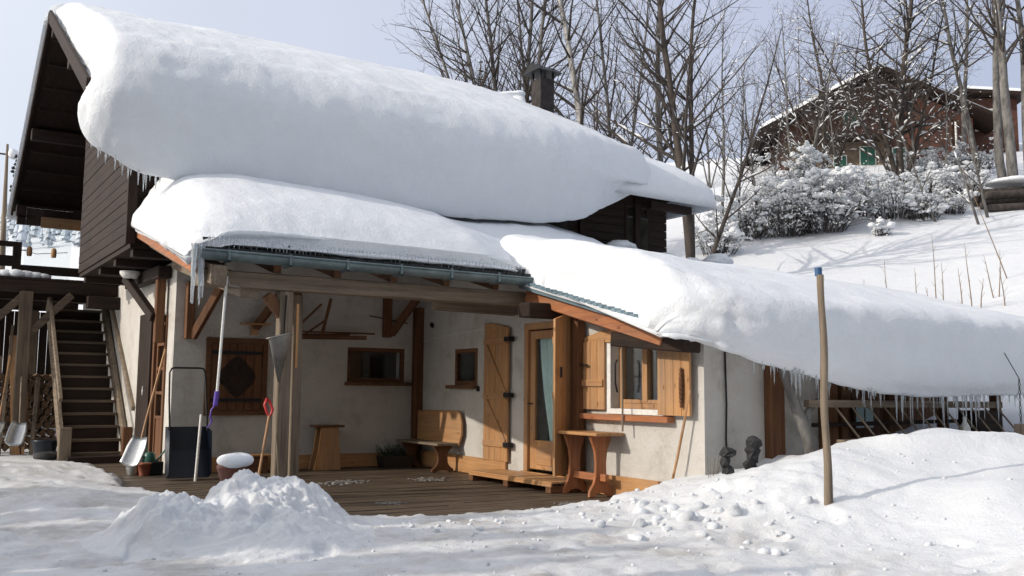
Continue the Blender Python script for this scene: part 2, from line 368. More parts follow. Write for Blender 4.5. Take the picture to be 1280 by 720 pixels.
# corner post and baseboards
MB().beam((-.06, -.10, 0), (-.06, -.10, 2.80), .17, .17).build('corner_post', 'wood_brown_z', CH, .006)
MB().box((-3.75, -.045, .005), (-.16, -.003, .24)).build('baseboard', 'wood_pine_x', CH, .004)
MB().box((-.05, -3.05, .005), (-.003, -.22, .27)).build('baseboard', 'wood_pine_y', CH, .004)
MB().box((-.06, -6.55, .005), (-.003, -4.95, .26)).build('baseboard', 'wood_pine_y', CH, .004)
# upper storey boards (front wall and projecting box on the gable side)
def boards(name, ax, pos, u0, u1, z0, ztop, out, bh=.17, mat='wood_dark_x', gap=.012):
    mb = MB(); z = z0
    while z < max(ztop(u0), ztop(u1), ztop((u0+u1)/2))-.02:
        zt = z+bh-gap
        # clip against a straight or peaked top by sampling
        us = [u for u in np.linspace(u0, u1, 41) if ztop(u) > zt-.0]
        if len(us) > 1: mb.prism([(us[0], z), (us[-1], z), (us[-1], zt), (us[0], zt)], ax, pos, pos+out*(.03+.006*random.random()))
        z += bh
    return mb.build(name, mat, CH)
roofz = lambda y: 8.28-.524*abs(y-4.0)            # underside of the main roof
MB().box((-5.1, -.56, 3.5), (5.4, -.40, 5.65)).build('upper_wall', 'wood_dark_x', CH)
boards('siding', 'y', -.562, -5.12, 5.42, 3.48, lambda u: 5.6, -1)
MB().prism([(-.56, 3.5), (4.2, 3.5), (4.2, roofz(4.2)), (4.0, roofz(4)), (-.56, roofz(-.56))], 'x', -5.12, -4.95).build('gable_wall', 'wood_dark_y', CH)
boards('siding', 'x', -5.122, -.56, 4.2, 3.48, roofz, -1, mat='wood_dark_y')
MB().prism([(4.2, 3.35), (9.1, 3.35), (9.1, roofz(9.1)), (4.2, roofz(4.2))], 'x', -3.7, -3.5).build('gable_wall', 'wood_dark_y', CH)
MB().prism([(-.56, 3.5), (9.1, 3.5), (9.1, roofz(9.1)), (4, 7.1), (-.56, roofz(-.56))], 'x', 5.25, 5.40).build('gable_wall', 'wood_dark_y', CH)
boards('siding', 'x', 5.402, -.5, 4.0, 3.5, lambda u: min(roofz(u), 6.0), 1, mat='wood_dark_y')
for x in (-5.14, -3.9, -1.5, 1.4, 3.2, 4.6): MB().box((x-.07, -.66, 3.46), (x+.07, -.55, 5.3)).build('wall_post', 'wood_dark_z', CH, .005)
mb = MB()                                           # soffit of the projecting box
mb.box((-5.13, -.6, 3.40), (-4.0, 4.2, 3.475))
mb.build('soffit', 'wood_dark_y', CH)
for y in (-.45, .9, 2.3, 3.9): MB().box((-5.08, y-.09, 3.28), (-4.0, y+.09, 3.398)).build('floor_joist', 'wood_dark_x', CH, .006)
f = MB().box((4.30, -.61, 4.15), (4.95, -.568, 5.15)).build('window', 'wood_dark_z', CH); MB().box((4.36, -.618, 4.2), (4.89, -.612, 5.1)).build('pane', 'glass', f)
f = MB().box((2.3, -.62, 4.05), (2.9, -.568, 5.2)).build('window', 'wood_dark_z', CH); MB().box((2.36, -.632, 4.1), (2.84, -.622, 5.15)).build('pane', 'glass', f)

# main roof (hipped at the right end)
def sheet(quads, th):
    mb = MB()
    for q in quads:
        vs = [Vector(v) for v in q]; nrm = (vs[1]-vs[0]).cross(vs[2]-vs[0]).normalized()
        if nrm.z < 0: nrm = -nrm
        n = len(vs); a = vs+[v-nrm*th for v in vs]
        mb.add(a, [tuple(range(n)), tuple(range(n, 2*n))[::-1]]+[(i, i+n, (i+1) % n+n, (i+1) % n) for i in range(n)])
    return mb
RX0, RX1, RH = -5.9, 5.75, 3.2
EZ = 5.60
sheet([[(RX0, -1.25, EZ), (RX1, -1.25, EZ-.18), (RH, 4, 8.35), (RX0, 4, 8.35)]], .10).build('roof', 'wood_dark_y', CH)
sheet([[(RX0, 4.002, 8.35), (RH, 4.002, 8.35), (RX1, 9.5, 5.5), (RX0, 9.5, 5.5)]], .10).build('roof', 'wood_dark_y', CH)
sheet([[(RX1, -1.25, EZ-.182), (RX1, 9.5, 5.5), (RH, 4, 8.348)]], .10).build('roof', 'wood_dark_y', CH)
mb = MB()                                           # rafters under the gable overhang
for k in range(9):
    y = 4.4+k*.6; mb.beam((RX0+.1, y, roofz(y)-.02), (-3.7, y, roofz(y)-.02), .09, .11)
mb.build('roof_batten', 'wood_dark_x', CH)
for y in (4.0, 6.7, 9.1): MB().beam((-5.88, y, roofz(y)-.22), (-3.6, y, roofz(y)-.22), .2, .24).build('purlin', 'wood_dark_x', CH, .01)
MB().beam((-5.85, 9.15, 5.22), (-3.6, 9.15, 5.22), .14, .30).build('purlin', 'wood_dark_x', CH, .01)
for y in (1.4, -.9): MB().beam((-5.88, y, roofz(y)-.22), (-5.1, y, roofz(y)-.22), .2, .24).build('purlin', 'wood_dark_x', CH, .01)
MB().beam((-5.93, 9.55, 5.42), (-5.93, 4.0, 8.33), .05, .24).build('barge_board', 'wood_dark_y', CH)
MB().beam((-5.93, -1.28, 5.55), (-5.93, 3.99, 8.33), .05, .22).build('barge_board', 'wood_dark_y', CH)
MB().beam((RX0, -1.27, EZ-.07), (RX1, -1.27, EZ-.25), .04, .2).build('eave_board', 'wood_dark_x', CH)
MB().beam((4.6, -1.0, 5.08), (5.7, -1.0, 5.06), .14, .16).build('eave_beam', 'wood_dark_x', CH, .01)
MB().box((-5.35, 9.0, 5.02), (-4.2, 9.06, 5.27)).build('loggia_board', 'wood_pine_x', CH)

# lean-to roof
LX0, LX1 = -5.0, 7.3
mb = sheet([[(LX0, -.42, 3.86), (LX0, -4.02, 2.945), (-.30, -4.02, 2.945), (-.30, -.42, 3.86)],
            [(-.298, -.42, 3.86), (-.298, -7.55, 2.05), (LX1, -7.55, 2.05), (LX1, -.42, 3.86)]], .05)
mb.build('lean_to_roof', 'wood_brown_x', CH)
mb = MB()
for k in range(22):                                 # corrugated metal edge strip above the orange fascia
    y = -4.2-k*.125; mb.beam((-.475, y, lean(y)+.02), (-.05, y, lean(y)+.02), .07, .05)
mb.build('metal_edge', 'roof_metal', CH)
MB().beam((-.45, -4.05, lean(-4.05)-.03), (-.45, -6.95, lean(-6.95)-.03), .05, .07).build('metal_edge', 'roof_metal', CH)
MB().beam((LX0-.03, -.1, 3.80), (LX0-.03, -4.05, 2.80), .05, .22).build('fascia', 'wood_orange_y', CH, .005)
MB().beam((-.36, -4.1, 2.735), (-.36, -7.0, 1.999), .06, .24).build('fascia', 'wood_orange_y', CH, .005)
MB().beam((-.30, -4.1, 2.655), (-.30, -7.0, 1.919), .10, .12).build('rafter', 'wood_orange_y', CH, .005)
MB().beam((LX0+.22, -.2, 3.66), (LX0+.22, -4.2, 2.66), .18, .24).build('rafter', 'wood_grey_y', CH, .01)
for x in (-4.0, -3.2, -2.4, -1.6, -.8): MB().beam((x, -.3, 3.76), (x, -3.95, 2.835), .1, .14).build('rafter', 'wood_brown_y', CH, .005)
MB().beam((.05, -7.6, 1.90), (LX1, -7.6, 1.90), .05, .2).build('fascia', 'wood_brown_x', CH)
# ragged slate edge under the porch snow
mb = MB(); x = -4.95
while x < -.35:
    w = random.uniform(.10, .16); d = random.uniform(0, .05)
    mb.box((x, -4.16-d, 2.965), (x+w-.01, -3.9, 3.0)); mb.box((x, -4.045, 2.93), (x+w-.012, -4.005, (3.14 if x < -1.2 else 3.08)+random.uniform(-.01, .01))); x += w
mb.build('slate_edge', 'stone', CH)
# gutter: half round
def half_gutter(x0, x1, y, z0, z1, r):
    mb = MB(); vs = []; n = 10
    for x, z in ((x0, z0), (x1, z1)):
        for rr in (r, r-.008):
            for k in range(n+1):
                t = math.pi+math.pi*k/n; vs.append((x, y+rr*math.cos(t), z+rr*math.sin(t)))
    m = n+1; fs = []
    for k in range(n):
        fs += [(k, k+1, 2*m+k+1, 2*m+k), (m+k, 3*m+k, 3*m+k+1, m+k+1)]
    fs += [(0, 2*m, 3*m, m), (n, m+n, 3*m+n, 2*m+n)]
    mb.add(vs, fs, True)
    for x, z in ((x0, z0), (x1, z1)):
        vv = [(x, y+r*math.cos(math.pi+math.pi*k/n), z+r*math.sin(math.pi+math.pi*k/n)) for k in range(n+1)]
        mb.add(vv, [tuple(range(n+1))])
    mb.tube([(x0, y-r, z0), (x1, y-r, z1)], .014, 6)
    return mb
g = half_gutter(-5.02, -.22, -4.17, 2.95, 2.93, .11).build('gutter', 'gutter_metal', CH)
for x in np.arange(-4.7, -.3, .75): MB().box((x-.015, -4.29, 2.82), (x+.015, -4.04, 2.84)).box((x-.015, -4.29, 2.82), (x+.015, -4.283, 2.97)).build('gutter_bracket', 'gutter_metal', g)
# porch beams
MB().beam((-4.95, -3.86, 2.66), (.05, -3.86, 2.66), .22, .20).build('beam', 'wood_grey_x', CH, .012)
MB().beam((-1.4, -3.2, 2.62), (.12, -3.2, 2.60), .2, .24).build('beam', 'wood_grey_x', CH, .012)
MB().beam((-.75, -4.6, 2.44), (.10, -4.6, 2.44), .26, .2).build('beam', 'wood_dark_x', CH, .012)
MB().beam((-4.32, -.2, 3.30), (-4.32, -3.9, 2.56), .22, .24).build('beam', 'wood_grey_y', CH, .012)
MB().beam((-.22, -6.0, 2.0), (-.22, -7.35, 1.88), .28, .18).build('beam', 'wood_dark_y', CH, .015)
# porch posts: split grey post with a second one behind
MB().beam((-3.86, -3.86, -.02), (-3.86, -3.86, 2.56), .17, .16).build('post', 'wood_grey_z', CH, .012)
MB().beam((-3.56, -3.50, -.02), (-3.58, -3.50, 2.56), .13, .14).build('post', 'wood_grey_z', CH, .012)
MB().box((-3.73, -3.94, 1.6), (-3.70, -3.90, 2.4)).build('post_strip', 'wood_pine_z', CH)
# braces
for p, q in (((-4.05, -.12, 2.12), (-3.72, -.5, 2.95)), ((-.62, -.12, 2.3), (-.30, -.5, 2.95)), ((-3.05, -.12, 2.32), (-2.7, -.6, 3.0)), ((-4.1, -3.86, 2.5), (-3.86, -3.86, 2.2))):
    MB().beam(p, q, .1, .12).build('brace', 'wood_brown_z', CH, .008)
for x, a, b in ((-4.10, 2.1, 3.0), (-.68, 2.25, 3.0), (-2.55, 2.3, 3.0), (-2.35, 2.3, 3.0)): MB().box((x-.06, -.16, a), (x+.06, -.003, b)).build('wall_bracket', 'wood_brown_z', CH, .006)
MB().beam((-4.42, .55, 2.05), (-4.42, .55, 3.3), .14, .14).build('post', 'wood_brown_z', CH, .01)
MB().beam((-4.5, .55, 2.45), (-4.75, 1.7, 3.18), .12, .14).build('brace', 'wood_dark_y', CH, .01)
MB().beam((-4.5, 2.6, 3.18), (-4.42, .3, 3.18), .2, .2).build('beam', 'wood_dark_y', CH, .01)
MB().box((-4.9, 4.6, 2.86), (-3.9, 4.8, 3.1)).build('beam', 'wood_dark_x', CH, .01)
MB().lathe((-4.72, 1.5, 3.24), [(.02, -.08), (.12, -.07), (.17, 0), (.17, .04)], 16).build('porch_lamp', 'white_paint', CH)
MB().tube([(0.0, -.52, 2.48), (-.03, -.52, 2.46)], [.055, .05], 12).build('wall_vent', 'black_iron', CH)
MB().tube([(-.25, -.02, 2.52), (-1.0, -.02, 2.62)], .012, 6).build('cable', 'wood_brown_x', CH)
MB().tube([(-.012, -.2, 2.20), (-.012, -1.3, 2.28), (-.012, -2.4, 2.32)], .006, 6).build('cable', 'white_paint', CH)

# shutters, windows, doors ------------------------------------------------------
def window_y(u0, u1, z0, z1, y, sill=.1):          # in the wall facing the camera side (-Y)
    f = MB().box((u0, y, z0), (u1, y+.06, z0+.07)).box((u0, y, z1-.07), (u1, y+.06, z1)).box((u0, y, z0+.07), (u0+.07, y+.06, z1-.07)).box((u1-.07, y, z0+.07), (u1, y+.06, z1-.07)).build('window', 'wood_brown_x', CH, .004)
    MB().box((u0+.07, y+.02, z0+.07), (u1-.07, y+.03, z1-.07)).build('pane', 'glass', f)
    MB().box((u0-.04, -.09, z0-.06), (u1+.10, y+.05, z0-.003)).build('sill', 'wood_brown_x', f, .004)
window_y(-1.38, -.28, 1.46, 2.06, .02)
f = MB().box((-.01, -1.36, 1.42), (.06, -1.43, 2.02)).box((-.01, -2.10, 1.42), (.06, -2.03, 2.02)).box((-.01, -2.03, 1.42), (.06, -1.43, 1.49)).box((-.01, -2.03, 1.95), (.06, -1.43, 2.02)).build('window', 'wood_brown_y', CH, .004)
MB().box((.02, -2.03, 1.49), (.03, -1.43, 1.95)).build('pane', 'glass', f)
MB().box((-.10, -2.14, 1.36), (.03, -1.20, 1.417)).build('sill', 'wood_brown_y', f, .004)
# closed square shutter with carved round panel on the porch wall
f = MB().box((-3.80, -.05, .90), (-2.80, -.003, .98)).box((-3.80, -.05, 2.06), (-2.80, -.003, 2.14)).box((-3.80, -.05, .98), (-3.72, -.003, 2.06)).box((-2.88, -.05, .98), (-2.80, -.003, 2.06)).build('shutter', 'wood_brown_x', CH, .004, label='closed square brown shutter with a round carved panel')
mb = MB()
for k in range(6): mb.box((-3.715+k*.139, -.035, .985), (-3.715+k*.139+.132, -.003, 2.055))
mb.build('panel', 'wood_brown_z', f, .004)
for z in (1.12, 1.88): MB().box((-3.70, -.060, z), (-2.9, -.036, z+.05)).build('strap', 'black_iron', f)
poly = [(-3.3+.27*math.cos(t)*(1+.10*math.cos(4*t)), 1.52+.29*math.sin(t)*(1+.10*math.cos(4*t))) for t in np.linspace(0, 2*math.pi, 40)[:-1]]
MB().prism(poly, 'y', -.058, -.036).build('carving', 'wood_dark_n', f, .006)

def plank_leaf(name, P, d, w, z0, z1, arch=0, mat='wood_pine_z', th=.035, n=4, battens=(), diag=None, label=None, hinge_side=1, bside=1):
    """door/shutter leaf: vertical planks from hinge point P along unit dir d (horizontal), arched top rising by arch at the hinge side"""
    d = Vector((d[0], d[1], 0)).normalized(); nrm = Vector((d.y, -d.x, 0)); P = Vector((P[0], P[1], 0)); mb = MB()
    top = lambda u: z1+arch*math.sin(math.pi/2*(u/w if arch > 0 else 1-u/w))*(1 if arch > 0 else -1)*(1)
    for k in range(n):
        a, b = k*w/n+.003, (k+1)*w/n-.003
        vs = []
        for off in (0, th):
            for u, z in ((a, z0), (b, z0), (b, top(b)), (a, top(a))): vs.append(P+d*u+nrm*off+Vector((0, 0, z)))
        mb.add(vs, [(0, 1, 2, 3), (7, 6, 5, 4), (0, 4, 5, 1), (1, 5, 6, 2), (2, 6, 7, 3), (3, 7, 4, 0)])
    o = mb.build(name, mat, CH, .003, label=label)
    off = nrm*(th+.012) if bside > 0 else -nrm*.012
    if battens:
        m2 = MB()
        for z in battens: m2.beam(P+d*.02+off+Vector((0, 0, z)), P+d*(w-.02)+off+Vector((0, 0, z)), .024, .09)
        if diag:
            for (ua, za, ub, zb) in diag: m2.beam(P+d*ua+off+Vector((0, 0, za)), P+d*ub+off+Vector((0, 0, zb)), .022, .08, (0, 0, 1))
        m2.build('batten', mat.replace('_z', '_y'), o, .003)
    return o, d, nrm, P, off
# glazed door in the left-facing wall
f = MB().box((-.02, -3.50, .16), (.10, -3.60, 2.34)).box((-.02, -4.68, .16), (.10, -4.58, 2.34)).box((-.02, -4.58, 2.24), (.10, -3.60, 2.34)).box((-.06, -4.72, .10), (.14, -3.46, .16)).build('door_frame', 'wood_pine_z', CH, .006)
l = MB().box((.02, -3.62, .20), (.07, -3.74, 2.22)).box((.02, -4.56, .20), (.07, -4.44, 2.22)).box((.02, -4.44, 2.10), (.07, -3.74, 2.22)).box((.02, -4.44, .20), (.07, -3.74, .62)).build('door', 'wood_pine_z', CH, .005)
MB().box((.005, -4.36, .27), (.018, -3.82, .54)).build('panel', 'wood_pine_y', l, .012)
MB().box((.04, -4.44, .62), (.05, -3.74, 2.10)).build('pane', 'glass', l)
MB().tube([(.0, -3.68, 1.15), (-.06, -3.68, 1.15), (-.06, -3.80, 1.15)], .012, 8).build('handle', 'black_iron', l)
# curtain gathered to the right
mb = MB(); vs = []; nu, nv = 60, 24
for j in range(nv+1):
    z = 2.15-j*1.62/nv; t = j/nv
    y0 = -3.79-.28*(t**1.6); y1 = -4.46
    for i in range(nu+1):
        u = i/nu; vs.append((.075+.014*math.sin(u*46+1.5*t)+.006*math.sin(u*23), y0+(y1-y0)*u, z))
mb.add(vs, [(j*(nu+1)+i, j*(nu+1)+i+1, (j+1)*(nu+1)+i+1, (j+1)*(nu+1)+i) for j in range(nv) for i in range(nu)], True).build('curtain', 'curtain', CH)
# door shutters: left leaf folded flat on the wall, right leaf standing half open
o, d, nrm, P, off = plank_leaf('shutter', (-.07, -3.13), (0.02, 1), .74, .26, 2.30, .10, battens=(.52, 1.25, 2.10), diag=[(.06, .56, .66, 1.2), (.06, 1.30, .66, 2.05)], label='narrow pine door shutter folded back against the wall', bside=-1)
for z in (.52, 1.27, 2.12): MB().box((-.125, -3.24, z-.035), (-.03, -3.09, z+.035)).build('hinge', 'black_iron', o)
MB().box((-.16, -2.40, 1.32), (-.13, -2.34, 1.40)).build('shutter_stay', 'black_iron', o)
o, d, nrm, P, off = plank_leaf('shutter', (-.03, -4.80), (-.52, -.25), .55, .22, 2.30, -.10, battens=(.50, 1.28, 2.02), diag=[(.08, .56, .48, 1.22), (.48, 1.34, .08, 1.98)], label='pine door shutter standing half open beside the table', bside=1)
MB().box((-.45, -5.07, 1.52), (-.43, -5.04, 1.66)).build('latch', 'black_iron', o)
MB().beam((-.10, -4.98, .24), (-.10, -4.98, 2.46), .13, .14).build('door_post', 'wood_brown_z', CH, .006)
# right-hand window with two open shutters
MB().box((-.022, -6.70, 1.05), (-.003, -5.50, 1.12)).box((-.022, -6.70, 2.0), (-.003, -5.50, 2.06)).box((-.022, -5.58, 1.12), (-.003, -5.50, 2.0)).build('window_surround', 'white_paint', CH, .003)
f = MB().box((.12, -6.66, 1.12), (.19, -6.58, 2.0)).box((.12, -5.66, 1.12), (.19, -5.58, 2.0)).box((.12, -6.58, 1.93), (.19, -5.66, 2.0)).box((.12, -6.58, 1.12), (.19, -5.66, 1.21)).box((.10, -6.17, 1.21), (.19, -6.07, 1.93)).box((.11, -6.58, 1.19), (.13, -5.66, 1.24)).build('window', 'wood_pine_z', CH, .005)
for a, b in ((-6.58, -6.17), (-6.07, -5.66)): MB().box((.15, a, 1.21), (.16, b, 1.93)).build('pane', 'glass', f)
MB().box((-.13, -6.80, .97), (-.003, -4.98, 1.045)).build('sill', 'wood_orange_y', f, .006)
o, *_ = plank_leaf('shutter', (-.06, -5.50), (-.03, 1), .60, 1.10, 1.98, -.04, battens=(1.45,), mat='wood_pine_z', n=4, label='pine window shutter folded back beside the door', bside=-1)
MB().box((-.13, -5.2, 1.68), (-.10, -5.0, 1.70)).build('latch', 'black_iron', o)
o, d, nrm, P, off = plank_leaf('shutter', (-.07, -6.60), (-.02, -1), .58, 1.06, 1.97, -.05, n=4, label='pine window shutter swung out at the house corner', bside=1)
mb = MB(); q = P+d*.47+nrm*(.035+.03)
for k in range(9):
    t = k/8; mb.blob(q+Vector((0, 0, 1.18+.42*t)), .022+.012*math.sin(math.pi*t), 1.4, 6, 4, 0)
mb.build('handle', 'wood_brown_z', o)
MB().prism([(-6.9, 1.98), (-6.5, 2.1), (-5.9, 2.17), (-5.4, 2.14), (-4.98, 2.05), (-4.98, 2.0), (-6.9, 1.94)], 'x', -.05, -.003).build('window_hood', 'wood_pine_y', CH, .005)
MB().tube([(-.02, -5.72, 1.33), (-.05, -5.72, 1.45), (-.05, -5.72, 1.70), (-.02, -5.72, 1.75)], .012, 6).build('latch', 'black_iron', CH)
# left flank: doors under the projecting box
f = MB().box((-4.33, .44, .05), (-4.20, .54, 2.5)).box((-4.33, 1.26, .05), (-4.20, 1.36, 2.5)).box((-4.33, .54, 2.42), (-4.20, 1.26, 2.5)).build('door_frame', 'wood_brown_z', CH, .005)
l = MB().box((-4.28, .54, .1), (-4.22, .62, 2.42)).box((-4.28, 1.18, .1), (-4.22, 1.26, 2.42))
for z in (.1, .82, 1.22, 1.62, 2.02, 2.36): l.box((-4.28, .62, z), (-4.22, 1.18, z+(.16 if z == .1 else .05)))
l = l.build('door', 'wood_brown_z', CH, .004); MB().box((-4.25, .62, .98), (-4.24, 1.18, 2.36)).build('pane', 'glass', l); MB().box((-4.262, .62, .26), (-4.235, 1.18, .82)).build('panel', 'wood_brown_z', l)
mb = MB()
for k in range(5): mb.box((-4.36, 1.40+k*.19, .08), (-4.30, 1.58+k*.19, 2.6))
dl = mb.build('door', 'wood_dark_z', CH, .004); MB().tube([(-4.37, 1.55, 1.35), (-4.42, 1.55, 1.35), (-4.42, 1.55, 1.2)], .01, 6).build('handle', 'alu', dl)
f = MB().box((-4.33, 5.9, 1.1), (-4.24, 6.7, 2.3)).build('window', 'wood_dark_z', CH); MB().box((-4.345, 5.98, 1.18), (-4.335, 6.62, 2.22)).build('pane', 'glass', f)

# wall on the right: brown post, cable, second part
MB().box((.98, -7.42, -.2), (1.22, -7.303, 1.94)).build('post', 'wood_brown_z', CH, .006)
MB().box((1.95, -7.42, -.2), (2.2, -7.303, 1.94)).build('post', 'wood_brown_z', CH, .006)
MB().tube([(.32, -7.32, 1.9), (.325, -7.33, 1.2), (.31, -7.33, .8), (.33, -7.34, .3)], .012, 6).build('cable', 'black_iron', CH)
# brown boarded back wall of the open shelter on the right
mb = MB()
for k in range(22): mb.box((2.25+k*.24, -5.34, -.2), (2.25+k*.24+.225, -5.30-.01*(k % 3), 2.4))
sh = mb.build('boarded_wall', 'wood_brown_z', CH, .003)
for x in (2.35, 3.3, 4.5, 5.8, 7.0): MB().beam((x, -7.35, -.1), (x, -7.35, 1.9), .12, .12).build('post', 'wood_brown_z', CH, .006)
for x in (2.6, 3.55, 4.3, 5.1):
    f = MB().box((x, -5.40, .75), (x+.5, -5.36, 1.25)).build('window', 'wood_brown_z', CH); MB().box((x+.04, -5.41, .79), (x+.23, -5.402, 1.21)).box((x+.27, -5.41, .79), (x+.46, -5.402, 1.21)).build('pane', 'curtain', f)

# chimney
c = MB().box((3.30, 1.0, 6.6), (3.66, 1.36, 8.05)).build('chimney', 'chimney', CH, .01)
for x, y in ((3.325, 1.025), (3.635, 1.025), (3.325, 1.335), (3.635, 1.335)): MB().box((x-.02, y-.02, 8.05), (x+.02, y+.02, 8.28)).build('cap_leg', 'black_iron', c)
m = MB(); m.add([(3.16, .88, 8.18), (3.80, .88, 8.18), (3.80, 1.50, 8.18), (3.16, 1.50, 8.18), (3.16, 1.17, 8.36), (3.80, 1.17, 8.36), (3.80, 1.21, 8.36), (3.16, 1.21, 8.36)],
            [(0, 1, 5, 4), (1, 2, 6, 5), (2, 3, 7, 6), (3, 0, 4, 7), (4, 5, 6, 7), (3, 2, 1, 0)])
m.build('cap', 'black_iron', c)

# balcony and stairs on the left
BZ = 3.42
mb = MB()
for k in range(26): mb.box((-8.9+k*.19, 4.9, BZ-.05), (-8.9+k*.19+.18, 10.4, BZ))
bal = mb.build('balcony_floor', 'wood_dark_y', CH, .003)
for y in (5.0, 7.0, 10.0): MB().box((-8.9, y-.1, BZ-.28), (-4.32, y+.1, BZ-.055)).build('balcony_beam', 'wood_dark_x', CH, .008)
for x, y in ((-5.95, 4.9), (-6.75, 4.9), (-7.6, 4.9), (-6.2, 9.9), (-5.3, 9.9), (-7.5, 9.9)):
    MB().beam((x, y, -.3), (x, y, BZ-.28), .22, .22).build('balcony_post', 'wood_deck_z', CH, .01)
for x in (-5.95, -6.75): MB().beam((x+.05, 4.9, 2.3), (x+.8, 4.9, BZ-.3), .12, .14).build('brace', 'wood_deck_x', CH, .008)
# railing posts and rails
for x, t in ((-6.58, 1.0), (-5.98, .92), (-7.6, 1.0)): MB().box((x-.08, 6.9, BZ), (x+.08, 7.06, BZ+t)).build('railing_post', 'wood_dark_z', CH, .008)
mb = MB(); mb.box((-6.6, 6.91, BZ+.84), (-5.90, 7.05, BZ+.94)).box((-6.6, 6.91, BZ+.42), (-5.90, 7.03, BZ+.64))
mb.box((-5.98, 6.91, BZ+.28), (-4.6, 7.05, BZ+.46)).box((-5.98, 6.93, BZ+.02), (-4.6, 7.03, BZ+.16)).box((-8.8, 6.93, BZ+.70), (-6.6, 7.03, BZ+.80)).box((-8.8, 6.93, BZ+.36), (-6.6, 7.03, BZ+.46))
mb.build('railing', 'wood_dark_x', CH, .006)
MB().box((-5.82, 7.3, BZ+.02), (-4.9, 7.32, BZ+1.75)).build('glass_screen', 'glass', CH)
MB().tube([(-5.95, 7.0, BZ+.80), (-5.6, 7.0, BZ+.72), (-5.0, 7.0, BZ+.80)], .008, 6).build('rope', 'dry_stem', CH)
mb = MB()
for k in range(26): mb.box((-9.0+k*.185, 10.2, -.2), (-9.0+k*.185+.175, 10.24, BZ-.3))
mb.build('under_balcony_boards', 'wood_dark_z', CH)
# stairs
st = MB(); ns = 13
for k in range(ns):
    t = k/(ns-1); y = 3.0+3.0*t; z = .17+2.75*t
    st.box((-5.36, y-.05, z-.05), (-4.42, y+.26, z))
stairs = st.build('stair_treads', 'wood_deck_x', CH, .004)
st = MB()
for k in range(ns-1):
    t = k/(ns-1); y = 3.0+3.0*t; z = .17+2.75*t; st.box((-5.34, y+.22, z), (-4.44, y+.245, z+.18))
st.build('stair_risers', 'wood_dark_x', CH)
for x in (-5.42, -4.36): MB().beam((x, 2.92, .12), (x, 6.1, 3.04), .07, .30).build('stair_stringer', 'wood_grey_y', CH, .006)
MB().beam((-4.33, 2.7, .95), (-4.33, 5.8, 3.30), .06, .10).build('handrail', 'wood_grey_y', CH, .006)
MB().beam((-5.50, 2.9, 1.1), (-5.50, 5.2, 3.05), .06, .10).build('handrail', 'wood_grey_y', CH, .006)
MB().box((-5.50, 2.80, -.05), (-5.30, 2.96, .62)).build('stair_post', 'wood_grey_z', CH, .01)
MB().box((-4.46, 2.80, -.05), (-4.30, 2.94, .62)).build('stair_post', 'wood_brown_z', CH, .01)
MB().box((-5.38, 2.6, .0), (-4.38, 2.95, .12)).build('stair_sill', 'wood_dark_x', CH, .006)

# ------------------------------------------------------------------ deck
mb = MB(); y = -7.1; k = 0
while y < 6.4:
    cuts = [-6.0, -6.0+random.uniform(1.5, 2.6), -1.6+random.uniform(-.8, .8), .0]
    for a, b in zip(cuts[:-1], cuts[1:]): mb.box((a+.004, y+.006, -.10), (b-.004, y+.139, -.004+random.uniform(-.004, .004)))
    y += .145
tag(mb.build('wooden_deck', 'wood_deck_x'), 'worn dark plank deck under the porch, partly swept clear of snow', 'deck')
# pallet step below the door
PS = thing('pallet_step', 'low pine pallet used as a step in front of the glazed door', 'pallet', (-.5, -3.9, 0))
mb = MB()
for k in range(4): mb.box((-.62+k*.145, -5.1, .125), (-.62+k*.145+.13, -2.95, .15))
mb.build('deck_board', 'wood_pine_y', PS, .003)
for y in (-5.08, -4.02, -3.05): MB().box((-.62, y, .0), (-.06, y+.12, .10)).build('block', 'wood_brown_x', PS, .004)
MB().box((-.63, -5.1, .085), (-.605, -2.95, .124)).build('stringer', 'wood_pine_y', PS, .003)

